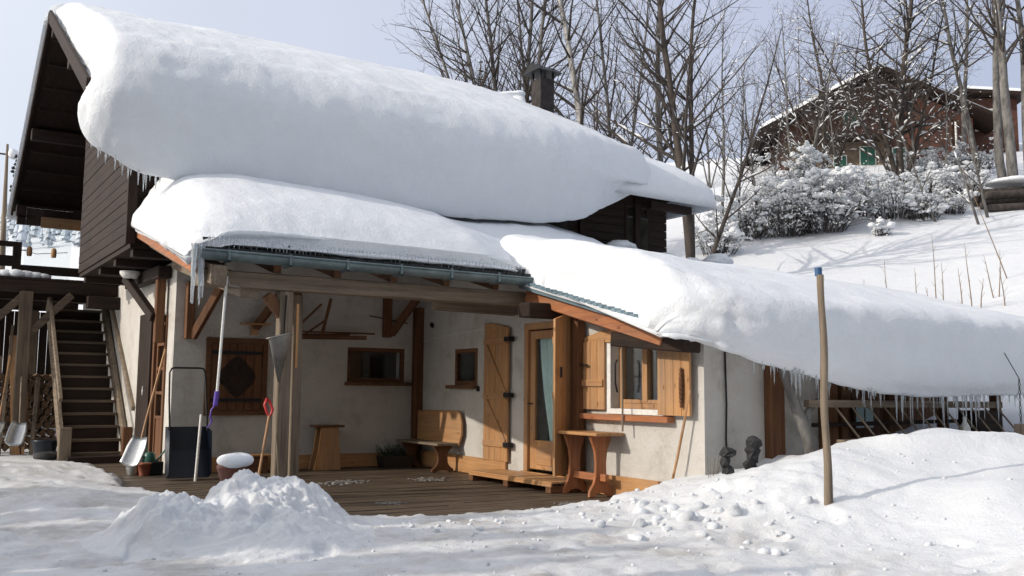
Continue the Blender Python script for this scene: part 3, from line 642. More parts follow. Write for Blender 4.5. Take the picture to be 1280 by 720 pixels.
# ------------------------------------------------------------------ snow on the roofs
def catmull(P, n, closed=False):
    P = np.array(P, float); out = []; N = len(P)
    t = np.linspace(0, N if closed else N-1, n, endpoint=not closed)
    for u in t:
        i = min(int(u), N-1 if closed else N-2); f = u-i
        g = (lambda k: P[k % N]) if closed else (lambda k: P[min(max(k, 0), N-1)])
        a, b, c, d = g(i-1), g(i), g(i+1), g(i+2)
        out.append(.5*((2*b)+(-a+c)*f+(2*a-5*b+4*c-d)*f*f+(-a+3*b-3*c+d)*f**3))
    return np.array(out)
def slab(name, label, stations, dx, ns, R0, R1, amp=.05, seed=0, pw=(2., 2.), skew=None):
    """stations: (X, base[(Y,z)..], top[(Y,z)..]); the snow surface eases from base to top near both ends"""
    X = np.array([s[0] for s in stations]); B = np.array([s[1] for s in stations], float); T = np.array([s[2] for s in stations], float)
    n = int((X[-1]-X[0])/dx)+1
    tt = np.linspace(0, 1, n); e = .5*(1-np.cos(np.pi*tt)); xx = X[0]+(X[-1]-X[0])*(.6*tt+.4*e)
    def interp(A): return np.stack([[np.interp(xx, X, A[:, i, j]) for j in (0, 1)] for i in range(A.shape[1])]).transpose(2, 0, 1)
    def smooth(A):
        for _ in range(6): A[1:-1] = (A[:-2]+2*A[1:-1]+A[2:])/4
        return A
    b, t = smooth(interp(B)), smooth(interp(T))
    V = []
    for i, x in enumerate(xx):
        s = 1.
        if x-X[0] < R0: s = min(s, (1-(1-(x-X[0])/R0)**pw[0])**.5)
        if X[-1]-x < R1: s = min(s, (1-(1-(X[-1]-x)/R1)**pw[1])**.5)
        s = max(s, .03)
        sec = catmull(b[i]+(t[i]-b[i])*s, ns, True); xc = np.full(ns, x)
        if skew: xc = xc+skew(sec[:, 0], sec[:, 1])*math.exp(-(x-X[0])/1.0)
        V.append(np.column_stack([xc, sec]))
    V = np.array(V); G = np.gradient(V, axis=0); H = np.roll(V, -1, 1)-np.roll(V, 1, 1)
    N = np.cross(G, H); N /= np.linalg.norm(N, axis=-1, keepdims=True)+1e-9
    c = V.mean(1, keepdims=True); sg = np.sign(((V-c)*N).sum(-1).mean()); N *= sg
    q = V; d = amp*fbm(q[..., 0]*.7+seed, q[..., 1]*.7, q[..., 2]*.7, 3)+amp*.4*fbm(q[..., 0]*3+seed, q[..., 1]*3, q[..., 2]*3, 4)+amp*.22*fbm(q[..., 0]*9, q[..., 1]*9, q[..., 2]*9+seed, 3)
    ed = np.clip(1-(q[..., 0]-X[0])/.45, 0, 1); d = d+ed*.085*fbm(q[..., 0]*5, q[..., 1]*5, q[..., 2]*5, 5)
    # faint storm layers that show as shallow steps on the bulging front
    ly = q[..., 2]+.05*fbm(q[..., 0]*.5, q[..., 1]*.5, seed, 3); d = d+.010*np.sin(ly*19+2*fbm(q[..., 0]*.7, 0*q[..., 0], seed+2, 2))*np.clip(fbm(q[..., 0]*.8, q[..., 1]*.8, seed+9, 2)*2+.4, 0, 1)
    V = V+N*d[..., None]
    n0 = len(xx); I = np.arange(n0*ns).reshape(n0, ns); J = np.roll(I, -1, 1)
    F = np.stack([I[:-1], J[:-1], J[1:], I[1:]], -1).reshape(-1, 4)
    if sg > 0: F = F[:, ::-1]
    VV = V.reshape(-1, 3); k = len(VV); VV = np.vstack([VV, V[0].mean(0), V[-1].mean(0)])
    o = np_mesh(name, VV, F, 'snow_roof')
    import bmesh
    bm = bmesh.new(); bm.from_mesh(o.data); bm.verts.ensure_lookup_table()
    for row, cc in ((I[0], k), (I[-1], k+1)):
        for a, b2 in zip(row, np.roll(row, -1)):
            try: bm.faces.new((bm.verts[int(a)], bm.verts[int(b2)], bm.verts[int(cc)])).smooth = True
            except ValueError: pass
    bmesh.ops.recalc_face_normals(bm, faces=bm.faces[:]); bm.to_mesh(o.data); bm.free()
    tag(o, label, 'snow'); return o, V
rz = lambda y: 5.6+.524*(y+1.25)
def up_station(x, T, nose, tip, rt_=.25, drop=0, back=4.1):
    e = EZ-drop*1.0; k = drop
    zr = lambda y: 5.6-k*(4-y)/5.25+.524*(y+1.25)
    Y = [back, back, 3.0, 1.5, 0, -.9, nose*.55-.6, nose, nose+.05, nose+.35, -1.40, -1.28, .5, 2.5]
    base = [(4.05, 8.36), (4.05, 8.38), (3, zr(3)+.01), (1.5, zr(1.5)+.01), (0, zr(0)+.01), (-.9, zr(-.9)+.01), (-1.2, e+.01), (-1.26, e), (-1.27, e-.03), (-1.27, e-.05), (-1.27, e-.06), (-1.25, e-.02), (.5, zr(.5)), (2.5, zr(2.5))]
    top = [(back+.15, 8.36), (back+.05, 8.36+rt_), (3.1, zr(3.1)+T*.62), (1.5, zr(1.5)+T*.85), (.0, zr(0)+T*1.0), (-.95, zr(-.95)+T*1.02), (nose*.5-.62, rz(nose*.5-.62)-k+T*.95), (nose, e-.10), (nose+.12, tip+.35), (nose+.32, tip), (-1.45, tip+.10+.25*(e-tip-.1)), (-1.26, e-.04), (.5, zr(.5)), (2.5, zr(2.5))]
    return (x, base, top)
_, UV = slab('roof_snow', 'huge thick snow slab curling over the front eave of the main roof', [
    up_station(-6.12, .75, -1.80, 4.72, .25), up_station(-5.2, .80, -1.95, 4.30, .32), up_station(-4, .80, -2.0, 4.2, .22), up_station(-2, .80, -2.05, 4.2, .14),
    up_station(0, .80, -2.05, 4.2, .10), up_station(1.5, .80, -2.05, 4.25, .08, .05), up_station(2.4, .78, -1.95, 4.45, .08, .08, 4.0), up_station(3.2, .72, -1.75, 4.85, .05, .12, 3.9), up_station(3.9, .62, -1.55, 5.15, .05, .15, 3.2), up_station(4.4, .45, -1.42, 5.35, 0, .16, 2.6)],
    .05, 110, .42, .35, .06, 3, (2.2, 2.), lambda y, z: .28-.28*sstep(5.9, 4.8, z)*sstep(-.9, -1.4, y))
# thinner snow on the hip end
def hip():
    xs_ = np.linspace(2.6, 5.92, 110); ys_ = np.linspace(-1.55, 5.5, 130); X_, Y_ = np.meshgrid(xs_, ys_, indexing='ij')
    front = 5.58-.18*sstep(-6, 6.2, X_)+.524*(Y_+1.25); t = (X_-3.2)/(5.75-3.2); hipz = 8.35-t*(8.35-5.42)
    z = np.minimum(np.minimum(front, hipz), 8.36)
    d = np.minimum(np.minimum(Y_+1.55, 5.92-X_), np.minimum(X_-2.6, 5.5-Y_)*3); th = .36*np.sqrt(1-(1-np.clip(d/.45, 0, 1))**2)+.05*fbm(X_*1.2, Y_*1.2, 2, 4)*np.clip(d*3, 0, 1)
    z = z+th; B_ = z-th-.02-.16*np.clip(1-d/.3, 0, 1)
    n, m = X_.shape; I = np.arange(n*m).reshape(n, m)
    V = np.vstack([np.stack([X_, Y_, z], -1).reshape(-1, 3), np.stack([X_, Y_, B_], -1).reshape(-1, 3)])
    Ft = np.stack([I[:-1, :-1], I[1:, :-1], I[1:, 1:], I[:-1, 1:]], -1).reshape(-1, 4); Fb = Ft[:, ::-1]+n*m
    rim = np.concatenate([I[:, 0], I[-1, 1:], I[-2::-1, -1], I[0, -2:0:-1]]); rr = np.roll(rim, -1); Fs = np.stack([rim, rim+n*m, rr+n*m, rr], -1)
    tag(np_mesh('roof_snow', V, np.vstack([Ft, Fb, Fs]), 'snow_roof'), 'thin snow on the hipped right end of the main roof, behind the chimney', 'snow')
hip()
def far_slope():
    V = []; F = []
    xs_ = np.linspace(-6.02, 5.6, 120); ys_ = np.linspace(4.15, 9.9, 60); X_, Y_ = np.meshgrid(xs_, ys_, indexing='ij')
    z = np.minimum(8.36-.52*(Y_-4.0), 8.35-(X_-3.2)/(2.55)*(2.93)*(X_ > 3.2)); d = np.minimum(np.minimum(X_+6.02, 5.6-X_), np.minimum(9.9-Y_, Y_-4.1+.2))
    th = .42*np.sqrt(1-(1-np.clip(d/.4, 0, 1))**2)+.05*fbm(X_, Y_, 7, 3)*np.clip(d*3, 0, 1); z = z+th; B_ = z-th-.02
    n, m = X_.shape; I = np.arange(n*m).reshape(n, m)
    V = np.vstack([np.stack([X_, Y_, z], -1).reshape(-1, 3), np.stack([X_, Y_, B_], -1).reshape(-1, 3)])
    Ft = np.stack([I[:-1, :-1], I[1:, :-1], I[1:, 1:], I[:-1, 1:]], -1).reshape(-1, 4); Fb = Ft[:, ::-1]+n*m
    rim = np.concatenate([I[:, 0], I[-1, 1:], I[-2::-1, -1], I[0, -2:0:-1]]); rr = np.roll(rim, -1); Fs = np.stack([rim, rim+n*m, rr+n*m, rr], -1)
    tag(np_mesh('roof_snow', V, np.vstack([Ft, Fb, Fs]), 'snow_roof'), 'snow on the rear slope of the main roof, seen as a thin line past the ridge', 'snow')
far_slope()
lz = lambda y: 3.875+.254*y+.0
def low_station(x, T, yb, zb, yf=-4.1, nose=.32, droop=.0, hb=None):
    zf = lz(yf)
    base = [(yb, lz(yb)), (yb, lz(yb)+.02)]+[(yb+(yf-yb)*t, lz(yb+(yf-yb)*t)+.02) for t in (.2, .45, .7, .9)]+[(yf, zf+.02), (yf-.01, zf), (yf-.01, zf-.02), (yf+.05, zf-.01), (yf+(yb-yf)*.4, lz(yf+(yb-yf)*.4))]
    def tz(t, k):
        y = yb+(yf-yb)*t; a = zb+(zf+T-zb)*t; return (y, a+k)
    top = [(yb+.03, lz(yb)), (yb, zb-.05), tz(.2, .10), tz(.45, .16), tz(.7, .16), tz(.9, .08), (yf-nose*.75, zf+T*.72), (yf-nose, zf+T*.30-droop*(.3 if droop > 0 else 1.2)), (yf-nose*.85, zf+.04-droop), (yf-nose*.2, zf+.02-droop*.9), (yf+(yb-yf)*.4, lz(yf+(yb-yf)*.4))]
    return (x, base, top)
_, PV = slab('roof_snow', 'thick snow slab on the porch roof above the gutter', [
    low_station(-5.14, .42, -.66, 4.22, -3.98, .08), low_station(-4.7, .46, -.66, 4.62, -3.99, .08, -.20), low_station(-4, .52, -.66, 4.75, -3.99, .08, -.20), low_station(-3, .52, -.66, 4.72, -3.99, .08, -.20), low_station(-2, .50, -.66, 4.68, -3.99, .08, -.20),
    low_station(-1, .48, -.66, 4.55, -3.99, .08, -.20), low_station(-.5, .30, -.66, 4.5, -3.97, .08, -.18), low_station(-.1, .30, -.66, 4.5, -3.4, .2), low_station(1.5, .5, -.66, 4.52, -2.6, .3), low_station(2.6, .4, -.66, 4.4, -2.2, .3), low_station(3.6, .3, -.66, 4.2, -1.8, .3)],
    .05, 90, .75, .9, .05, 31, (2.4, 2))
_, LV = slab('roof_snow', 'broad snow slab on the right lean-to roof, drooping far below its eave', [
    low_station(-.31, .62, -3.2, 3.55, -7.40, .22, .0), low_station(.02, .68, -2.9, 3.75, -7.5, .45, .08), low_station(.5, .64, -2.4, 3.85, -7.5, .62, .26), low_station(1.3, .64, -1.6, 3.95, -7.5, .72, .44), low_station(2.2, .62, -.66, 4.05, -7.5, .76, .56),
    low_station(3.5, .58, -.66, 4.05, -7.5, .78, .60), low_station(5, .56, -.66, 3.95, -7.5, .78, .58), low_station(6.2, .52, -.66, 3.9, -7.5, .76, .54), low_station(7.0, .45, -.66, 3.8, -7.5, .7, .55), low_station(7.5, .40, -.66, 3.7, -7.4, .5, .4)],
    .06, 110, .38, .7, .06, 77, (2.2, 2), lambda y, z: -.42*sstep(-6.5, -7.3, y)-.10)

# small lumps of snow left beside the upper wall
for i, (x, y, z, r) in enumerate(((4.9, -1.2, 3.92, .30), (5.5, -1.3, 3.88, .24), (6.4, -1.0, 4.05, .30), (3.9, -1.0, 4.1, .28))):
    mb = MB()
    for k in range(5): mb.blob((x+random.uniform(-.2, .2), y+random.uniform(-.15, .15), z+random.uniform(-.04, .06)), r*random.uniform(.5, 1), .55, 9, 6, .12)
    tag(mb.build('snow_lump', 'snow_roof'), ['rounded snow lump on the lean-to roof below the dark upper wall', 'small snow lump on the lean-to roof beside the corner post', 'rounded snow lump at the back edge of the right roof', 'low snow lump on the lean-to roof under the upper window'][i], 'snow lump')

# ------------------------------------------------------------------ icicles
protos = []
for k in range(6):
    mb = MB(); n = 7; pts = []; rad = []
    for i in range(n):
        t = i/(n-1); pts.append((.03*math.sin(3*t+k)*t, .03*math.cos(2*t+k)*t, -t)); rad.append(.5*(1-t)**.8*(1+.18*math.sin(9*t+2*k))+.03)
    mb.tube(pts, rad, 6); o = mb.build('icicle', 'ice'); protos.append(o)
used = set()
def icicle(x, y, z, L, w, label, group):
    k = random.randrange(6); p = protos[k]
    if k in used:
        o = p.copy(); COL.objects.link(o)
    else: used.add(k); o = p
    o.location = (x, y, z); o.scale = (w, w, L); o.rotation_euler = (0, 0, random.uniform(0, 6)); tag(o, label, 'icicle', group)
def lowest(V, x):
    i = int(np.argmin(np.abs(V[:, :, 0].mean(1)-x))); row = V[i]; f = row[np.argmin(row[:, 2]+.0*row[:, 1])]
    return f
x = -4.9
while x < -.45:
    p_ = random.uniform(0, 1)
    icicle(x, -4.115+random.uniform(-.02, .01), 3.13, random.uniform(.08, .17), random.uniform(.014, .024), 'small icicle in the fringe between the porch snow and the gutter', 'icicles behind the gutter')
    x += random.uniform(.04, .07)
x = -5.7
while x < -4.9:
    f = lowest(UV, x); icicle(f[0], f[1]+random.uniform(-.03, .1), f[2]+.05, random.uniform(.08, .30), random.uniform(.02, .04), 'icicle under the left corner of the upper roof snow', 'icicles under the upper roof snow'); x += random.uniform(.03, .07)
x = .35
while x < 6.9:
    f = lowest(LV, x); m = .10+.30*math.exp(-((x-3.6)/1.3)**2)+.12*math.exp(-((x-1.0)/.5)**2)
    icicle(f[0], f[1]+random.uniform(-.06, .08), f[2]+.03, m*random.choice((.15, .3, .5, .8, 1.25))*random.uniform(.8, 1.2)+.04, random.uniform(.012, .036), 'thin icicle in the long row under the drooping right roof snow', 'icicles under the right roof snow'); x += random.choice((.02, .025, .03, .04, .06, .16))*random.uniform(.7, 1.3)
mb = MB()
for k in range(9):
    ox, oy = random.uniform(-.05, .05), random.uniform(-.05, .05); L = random.uniform(.35, .80)
    pts = [(-5.04+ox*(1+i*.05), -4.17+oy, 3.02-L*i/9) for i in range(10)]; mb.tube(pts, [.028*(1-i/10)*(1+.3*math.sin(i*2.3+k))+.006 for i in range(10)], 7)
tag(mb.build('icicle', 'ice'), 'large ragged icicle hanging from the left end of the gutter', 'icicle')

# ------------------------------------------------------------------ snow piles
def pile(name, label, cx, cy, sx, sy, hf, seed, rough=.13, n=220, mat='snow_heap'):
    u = np.linspace(-1, 1, n); U_, V_ = np.meshgrid(u, u, indexing='ij'); x = cx+U_*sx; y = cy+V_*sy
    g = zground(x, y); h = hf(x, y)
    r = fbm(x*2.1+seed, y*2.1, seed, 5); rg = np.abs(fbm(x*4.3, y*4.3+seed, seed, 4)); cl = np.floor(fbm(x*3+seed, y*3, 5, 3)*5)/5
    h = h*(1+.22*r)+(rough*rg*1.3+rough*.5*cl+.045*np.abs(fbm(x*9, y*9, 3, 4)))*sstep(.02, .25, h)
    z = g+h-.035
    q = (1-np.maximum(np.abs(U_), np.abs(V_)))*8; z = np.where(q < 1, np.minimum(z, g-.05), z)
    I = np.arange(n*n).reshape(n, n); V = np.stack([x, y, z], -1).reshape(-1, 3); Vb = V.copy(); Vb[:, 2] = g.reshape(-1)-.3
    Ft = np.stack([I[:-1, :-1], I[1:, :-1], I[1:, 1:], I[:-1, 1:]], -1).reshape(-1, 4)
    rim = np.concatenate([I[:, 0], I[-1, 1:], I[-2::-1, -1], I[0, -2:0:-1]]); rr = np.roll(rim, -1); Fs = np.stack([rim, rim+n*n, rr+n*n, rr], -1)
    return tag(np_mesh(name, np.vstack([V, Vb]), np.vstack([Ft, Ft[:, ::-1]+n*n, Fs]), mat), label, 'snow pile')
G_ = gauss
pile('snow_pile', 'shovelled snow heap standing in front of the grey porch post', -5.35, -6.9, 1.5, 1.8,
     lambda x, y: .24*G_(x, y, -5.14, -6.3, .32, .40)+.14*G_(x, y, -5.09, -6.05, .30, .30)+.30*G_(x, y, -5.98, -6.9, .28, .45)+.26*G_(x, y, -4.55, -6.5, .34, .40)+.29*G_(x, y, -5.25, -6.8, .85, .70)+.10*G_(x, y, -5.1, -7.7, .6, .5), 3)
mb = MB()
for k in range(70):
    x, y = random.gauss(-1.5, .4), random.gauss(-8.5, .8); r = random.choice((.02, .03, .04, .06, .085))*random.uniform(.8, 1.2); mb.blob((x, y, gz(x, y)), r, random.uniform(.6, .9), 6, 4, .38)
for k in range(60):
    x, y = random.uniform(-5.5, -.5), random.gauss(-7.2, .35); r = random.uniform(.012, .04); mb.blob((x, y, gz(x, y)+r*.1), r, .7, 6, 4, .35)
for k in range(320):
    x, y = random.uniform(-7.5, 1.5), random.uniform(-12.5, -7); r = random.uniform(.006, .024); mb.blob((x, y, gz(x, y)+r*.1), r, .7, 6, 4, .35)
tag(mb.build('snow_crumbs', 'snow_roof'), 'broken clods of snow scattered along the edge of the deck', 'snow', kind='stuff')
for i, (x, y, s) in enumerate(((-2.4, -2.4, 1.0), (-1.1, -2.6, .8), (-1.0, -6.1, .5), (-2.9, -5.0, .45))):
    mb = MB()
    for k in range(110): mb.blob((x+random.gauss(0, .17*s), y+random.gauss(0, .13*s), .0), random.uniform(.015, .06)*s, .30, 7, 4, .3)
    tag(mb.build('slush', 'slush'), 'patch of grey slush on the deck '+['in front of the stool', 'in front of the bench', 'beside the table', 'near the porch post'][i], 'slush', kind='stuff')

# ------------------------------------------------------------------ furniture
def trestle_leg(y, x0, x1, h, name, mat, parent, th=.045):
    c = (x0+x1)/2; w = (x1-x0)/2
    half = [(.0, .07), (.40, .05), (.62, .0), (1.0, .0), (.96, .10), (.62, .22), (.46, .34), (.42, .55), (.52, .75), (.80, .92), (.92, 1.0)]
    poly = [(c+w*u, h*v) for u, v in half]+[(c-w*u, h*v) for u, v in half[::-1][:-1]]
    return MB().prism(poly, 'y', y-th/2, y+th/2).build(name, mat, parent, .006)
T = thing('table', 'small high pine trestle table against the wall beside the door', 'table', (-.25, -5.35, 0))
MB().box((-.47, -5.86, .775), (-.02, -4.92, .815)).build('tabletop', 'wood_pine_y', T, .006)
trestle_leg(-5.10, -.44, -.06, .772, 'leg', 'wood_orange_z', T); trestle_leg(-5.66, -.44, -.06, .772, 'leg', 'wood_orange_z', T)
MB().box((-.28, -5.80, .20), (-.22, -4.98, .29)).build('stretcher', 'wood_orange_y', T, .005)
B = thing('bench', 'wooden bench with a high board back in the porch corner', 'bench', (-.25, -.9, 0))
poly = [(-.12, .42), (-1.66, .42), (-1.76, .62), (-1.76, .80), (-1.70, .96), (-1.62, 1.0), (-.12, .98)]
MB().prism(poly, 'x', -.095, -.055).build('backrest', 'wood_pine_y', B, .006)
MB().box((-.48, -1.66, .43), (-.10, -.12, .47)).build('seat', 'wood_grey_y', B, .006)
trestle_leg(-1.50, -.50, -.09, .428, 'leg', 'wood_brown_z', B); trestle_leg(-.35, -.50, -.09, .428, 'leg', 'wood_brown_z', B)
ST = thing('stool', 'tall narrow wooden stool standing against the shaded porch wall', 'stool', (-1.8, -.25, 0))
MB().box((-2.06, -.40, .70), (-1.56, -.08, .735)).build('seat', 'wood_brown_x', ST, .005)
for y in (-.36, -.13): MB().prism([(-2.08, 0), (-1.60, 0), (-1.66, .699), (-1.96, .699), (-2.0, .35)], 'y', y-.02, y+.02).build('side_panel', 'wood_pine_z', ST, .005)
P_ = thing('planter', 'dark planter with a low leafless shrub in the porch corner', 'planter', (-.55, -.28, 0))
MB().prism([(-.82, .0), (-.30, .0), (-.26, .2), (-.86, .2)], 'y', -.42, -.14).build('box', 'black_plastic', P_, .005)
mb = MB()
for k in range(150):
    a = random.uniform(0, 6.28); b = random.uniform(.1, .22); x0, y0 = random.uniform(-.82, -.3), random.uniform(-.4, -.16)
    mb.tube([(x0, y0, .19), (x0+b*math.cos(a)*.5, y0+b*math.sin(a)*.3, .25), (x0+b*math.cos(a), y0+b*math.sin(a)*.5, .22+random.uniform(.03, .18))], [.006, .005, .004], 3, False)
mb.build('shrub', 'leaf_dark', P_)

# ------------------------------------------------------------------ tools and small things
def obj(t, mb, part, mat, bevel=0, label=None): return mb.build(part, mat, t, bevel, label=label)
def blade(p, d, up_, w, L, mat, t, curl=.05, name='blade'):
    """dished shovel blade from p along d, width w, length L; up_ is its face normal"""
    p, d, u = Vector(p), Vector(d).normalized(), Vector(up_).normalized(); a = d.cross(u).normalized(); u = a.cross(d).normalized()
    vs = []; nu, nv = 8, 8
    for lay in (0, 1):
        for j in range(nv+1):
            for i in range(nu+1):
                s = i/nu*2-1; tt = j/nv; ww = w/2*(.75+.25*min(1, tt*3)); vs.append(p+d*L*tt*(1-.1*s*s*(tt > .8))+a*s*ww+u*(curl*(s*s+.6*(1-tt)**3)-.006*lay))
    n = (nu+1)*(nv+1); fs = []
    for j in range(nv):
        for i in range(nu):
            q = (j*(nu+1)+i, j*(nu+1)+i+1, (j+1)*(nu+1)+i+1, (j+1)*(nu+1)+i); fs += [q, tuple(x+n for x in q[::-1])]
    rim = [i for i in range(nu+1)]+[(j+1)*(nu+1)+nu for j in range(nv)]+[nv*(nu+1)+i for i in range(nu-1, -1, -1)]+[j*(nu+1) for j in range(nv-1, 0, -1)]
    fs += [(rim[k], rim[(k+1) % len(rim)], rim[(k+1) % len(rim)]+n, rim[k]+n) for k in range(len(rim))]
    return MB().add(vs, fs, True).build(name, mat, t)
# metal shovel by the side door
s_ = thing('snow_shovel', 'metal snow shovel with a long wooden handle leaning by the side door', 'shovel', (-4.85, -.35, 0))
obj(s_, MB().tube([(-4.40, .10, 1.93), (-4.66, -.02, .85), (-4.74, -.1, .52)], .018, 8), 'handle', 'wood_pine_z')
blade((-4.72, -.08, .56), (-.36, -.33, -.72), (-.55, -.8, .62), .30, .50, 'alu', s_)
# snow scoop with a tubular handle
s_ = thing('snow_scoop', 'black push scoop with a tall tubular handle against the wall corner', 'snow scoop', (-4.25, -.9, 0))
obj(s_, MB().tube([(-4.50, -.86, .70), (-4.515, -.80, 1.2), (-4.52, -.78, 1.56), (-4.49, -.78, 1.62), (-4.44, -.78, 1.63), (-4.08, -.80, 1.63), (-4.03, -.80, 1.62), (-4.01, -.82, 1.56), (-3.99, -.86, 1.2), (-3.97, -.92, .70)], .014, 8), 'handle', 'black_plastic')
mb = MB(); pr = [(-.97, .02), (-.92, .015), (-.80, .40), (-.78, .76), (-.82, .76), (-.84, .42)]
mb.prism(pr, 'x', -4.53, -3.95); mb.prism([(-.97, .02), (-.80, .4), (-.78, .76), (-1.05, .70), (-1.12, .1)], 'x', -4.545, -4.53); mb.prism([(-.97, .02), (-.80, .4), (-.78, .76), (-1.05, .70), (-1.12, .1)], 'x', -3.95, -3.935)
obj(s_, mb, 'scoop', 'navy_plastic')
tag(MB().tube([(-4.20, -1.25, -.02), (-4.14, -1.2, .95)], .022, 8).build('stick', 'white_paint'), 'short pale stick standing upright beside the black scoop', 'stick')
# white pole with a purple grip hanging at the gutter
s_ = thing('hanging_pole', 'white pole with a purple grip hanging from the porch beam', 'pole', (-4.66, -3.98, .9))
obj(s_, MB().tube([(-4.64, -4.0, 2.68), (-4.70, -4.0, 1.29)], .017, 8), 'pole', 'white_paint')
obj(s_, MB().tube([(-4.70, -4.0, 1.30), (-4.715, -4.0, 1.13)], [.03, .028], 10), 'grip', 'purple')
obj(s_, MB().tube([(-4.72, -4.0, 1.13), (-4.76, -4.0, 1.08), (-4.77, -4.0, 1.0), (-4.75, -4.0, .95), (-4.77, -4.0, .90), (-4.80, -4.0, .87)], .010, 6), 'strap', 'purple')
obj(s_, MB().tube([(-4.64, -4.0, 2.66), (-4.60, -4.0, 2.57), (-4.48, -4.0, 2.56)], .006, 6), 'hook', 'alu')
obj(s_, MB().tube([(-4.64, -4.0, 2.68), (-4.66, -4.02, 2.84)], .005, 5), 'cord', 'dry_stem')
# red handled shovel
s_ = thing('snow_shovel', 'shovel with a red grip leaning on the grey porch post', 'shovel', (-4.2, -3.9, 0))
obj(s_, MB().tube([(-4.05, -3.98, 1.02), (-4.22, -4.2, .35), (-4.28, -4.25, .12)], .016, 8), 'handle', 'wood_pine_z')
obj(s_, MB().tube([(-4.03, -3.97, 1.0), (-4.00, -3.95, 1.08), (-4.04, -3.94, 1.19), (-4.08, -3.95, 1.21), (-4.11, -3.97, 1.14), (-4.08, -3.98, 1.05), (-4.05, -3.98, 1.0)], .017, 8), 'grip', 'red_plastic')
blade((-4.26, -4.23, .30), (-.15, -.10, -.9), (-.3, -.9, .1), .26, .32, 'zinc', s_)
tag(MB().tube([(-3.92, -4.10, .0), (-3.96, -4.0, .78)], .014, 7).build('stick', 'wood_grey_z'), 'thin wooden stick leaning at the foot of the porch post', 'stick')
# metal cone on the post
s_ = thing('metal_cone', 'grey sheet metal cone hanging point down on the porch post', 'cone', (-3.98, -3.99, 1.5))
n = 20; vs = []
for r, z in ((.155, 1.98), (.15, 1.975), (.012, 1.42), (.0, 1.42)):
    for k in range(n):
        t = 2*math.pi*k/n; vs.append((-3.97+r*math.cos(t)+.02*(z-1.4), -4.04+r*math.sin(t)*.45, z+.04*math.cos(t)*(r > .1)))
obj(s_, MB().add(vs, [(i*n+k, i*n+(k+1) % n, (i+1)*n+(k+1) % n, (i+1)*n+k) for i in range(3) for k in range(n)], True), 'cone', 'zinc')
obj(s_, MB().tube([(-3.98+.155*math.cos(t), -4.04+.07*math.sin(t), 1.985+.04*math.cos(t)) for t in np.linspace(0, 6.28, 16)], .010, 6), 'rim', 'zinc')
obj(s_, MB().tube([(-3.90, -3.97, 1.99), (-3.88, -3.965, 2.5)], .010, 6), 'rod', 'black_iron')
# red pot with a snow cap
s_ = thing('flower_pot', 'red pot standing on the shovelled snow heap', 'pot', (-5.1, -6.1, .5))
obj(s_, MB().lathe((-5.09, -6.02, .38), [(.08, 0), (.125, .15), (.138, .18), (.138, .21), (.12, .21)], 18), 'pot', 'red_brown')
mb = MB()
def cap(c, r, h, n=24, m=10):
    vs = []
    for i in range(m+1):
        ph = math.pi*(i/m); rr = r*math.sin(ph)**.6 if 0 < i < m else 0
        for k in range(n):
            t = 2*math.pi*k/n; q = rr*(1+.06*math.sin(3*t+1)+.03*math.sin(7*t)); vs.append((c[0]+q*math.cos(t), c[1]+q*math.sin(t), c[2]-h*math.cos(ph)*(1+.1*math.sin(2*t))))
    return MB().add(vs, [(i*n+k, i*n+(k+1) % n, (i+1)*n+(k+1) % n, (i+1)*n+k) for i in range(m) for k in range(n)], True)
tag(cap((-5.06, -6.05, .635), .175, .07).build('settled_snow', 'snow_roof'), 'smooth round cap of snow on the red pot', 'snow cap')
# pots, jug and watering can beside the scoop
s_ = thing('metal_jug', 'small galvanised jug behind the shovel blade', 'jug', (-4.75, .1, 0)); obj(s_, MB().lathe((-4.78, .15, 0.0), [(.09, 0), (.11, .10), (.10, .22), (.08, .30), (.09, .34)], 16), 'body', 'alu'); obj(s_, MB().tube([(-4.69, .15, .30), (-4.62, .15, .24), (-4.66, .15, .1)], .008, 6), 'handle', 'alu')
s_ = thing('watering_can', 'green watering can beside the black scoop', 'watering can', (-4.55, .1, 0))
obj(s_, MB().lathe((-4.56, .1, .12), [(.10, 0), (.11, .05), (.09, .18), (.06, .22)], 16), 'body', 'green_plastic'); obj(s_, MB().tube([(-4.49, .05, .17), (-4.40, -.02, .32), (-4.36, -.04, .38)], [.02, .013, .018], 8), 'spout', 'green_plastic')
obj(s_, MB().tube([(-4.60, .1, .33), (-4.60, .1, .45), (-4.66, .1, .42), (-4.67, .1, .26)], .01, 6), 'handle', 'green_plastic')
tag(MB().lathe((-4.66, -.05, 0), [(.07, 0), (.10, .16), (.11, .16), (.11, .19), (.09, .19)], 16).build('flower_pot', 'terracotta'), 'small terracotta pot beside the metal jug', 'pot')
tag(MB().box((-4.60, -.05, .0), (-4.38, .25, .20)).build('crate', 'black_plastic', None, .01), 'dark low crate under the green watering can', 'crate')
s_ = thing('wooden_box', 'brown wooden box against the wall under the carved shutter', 'box', (-3.1, -.3, 0)); obj(s_, MB().box((-3.32, -.42, 0), (-2.86, -.06, .26)), 'body', 'wood_brown_x', .005); obj(s_, MB().box((-3.36, -.45, .262), (-2.82, -.05, .29)), 'lid', 'wood_pine_x', .005)
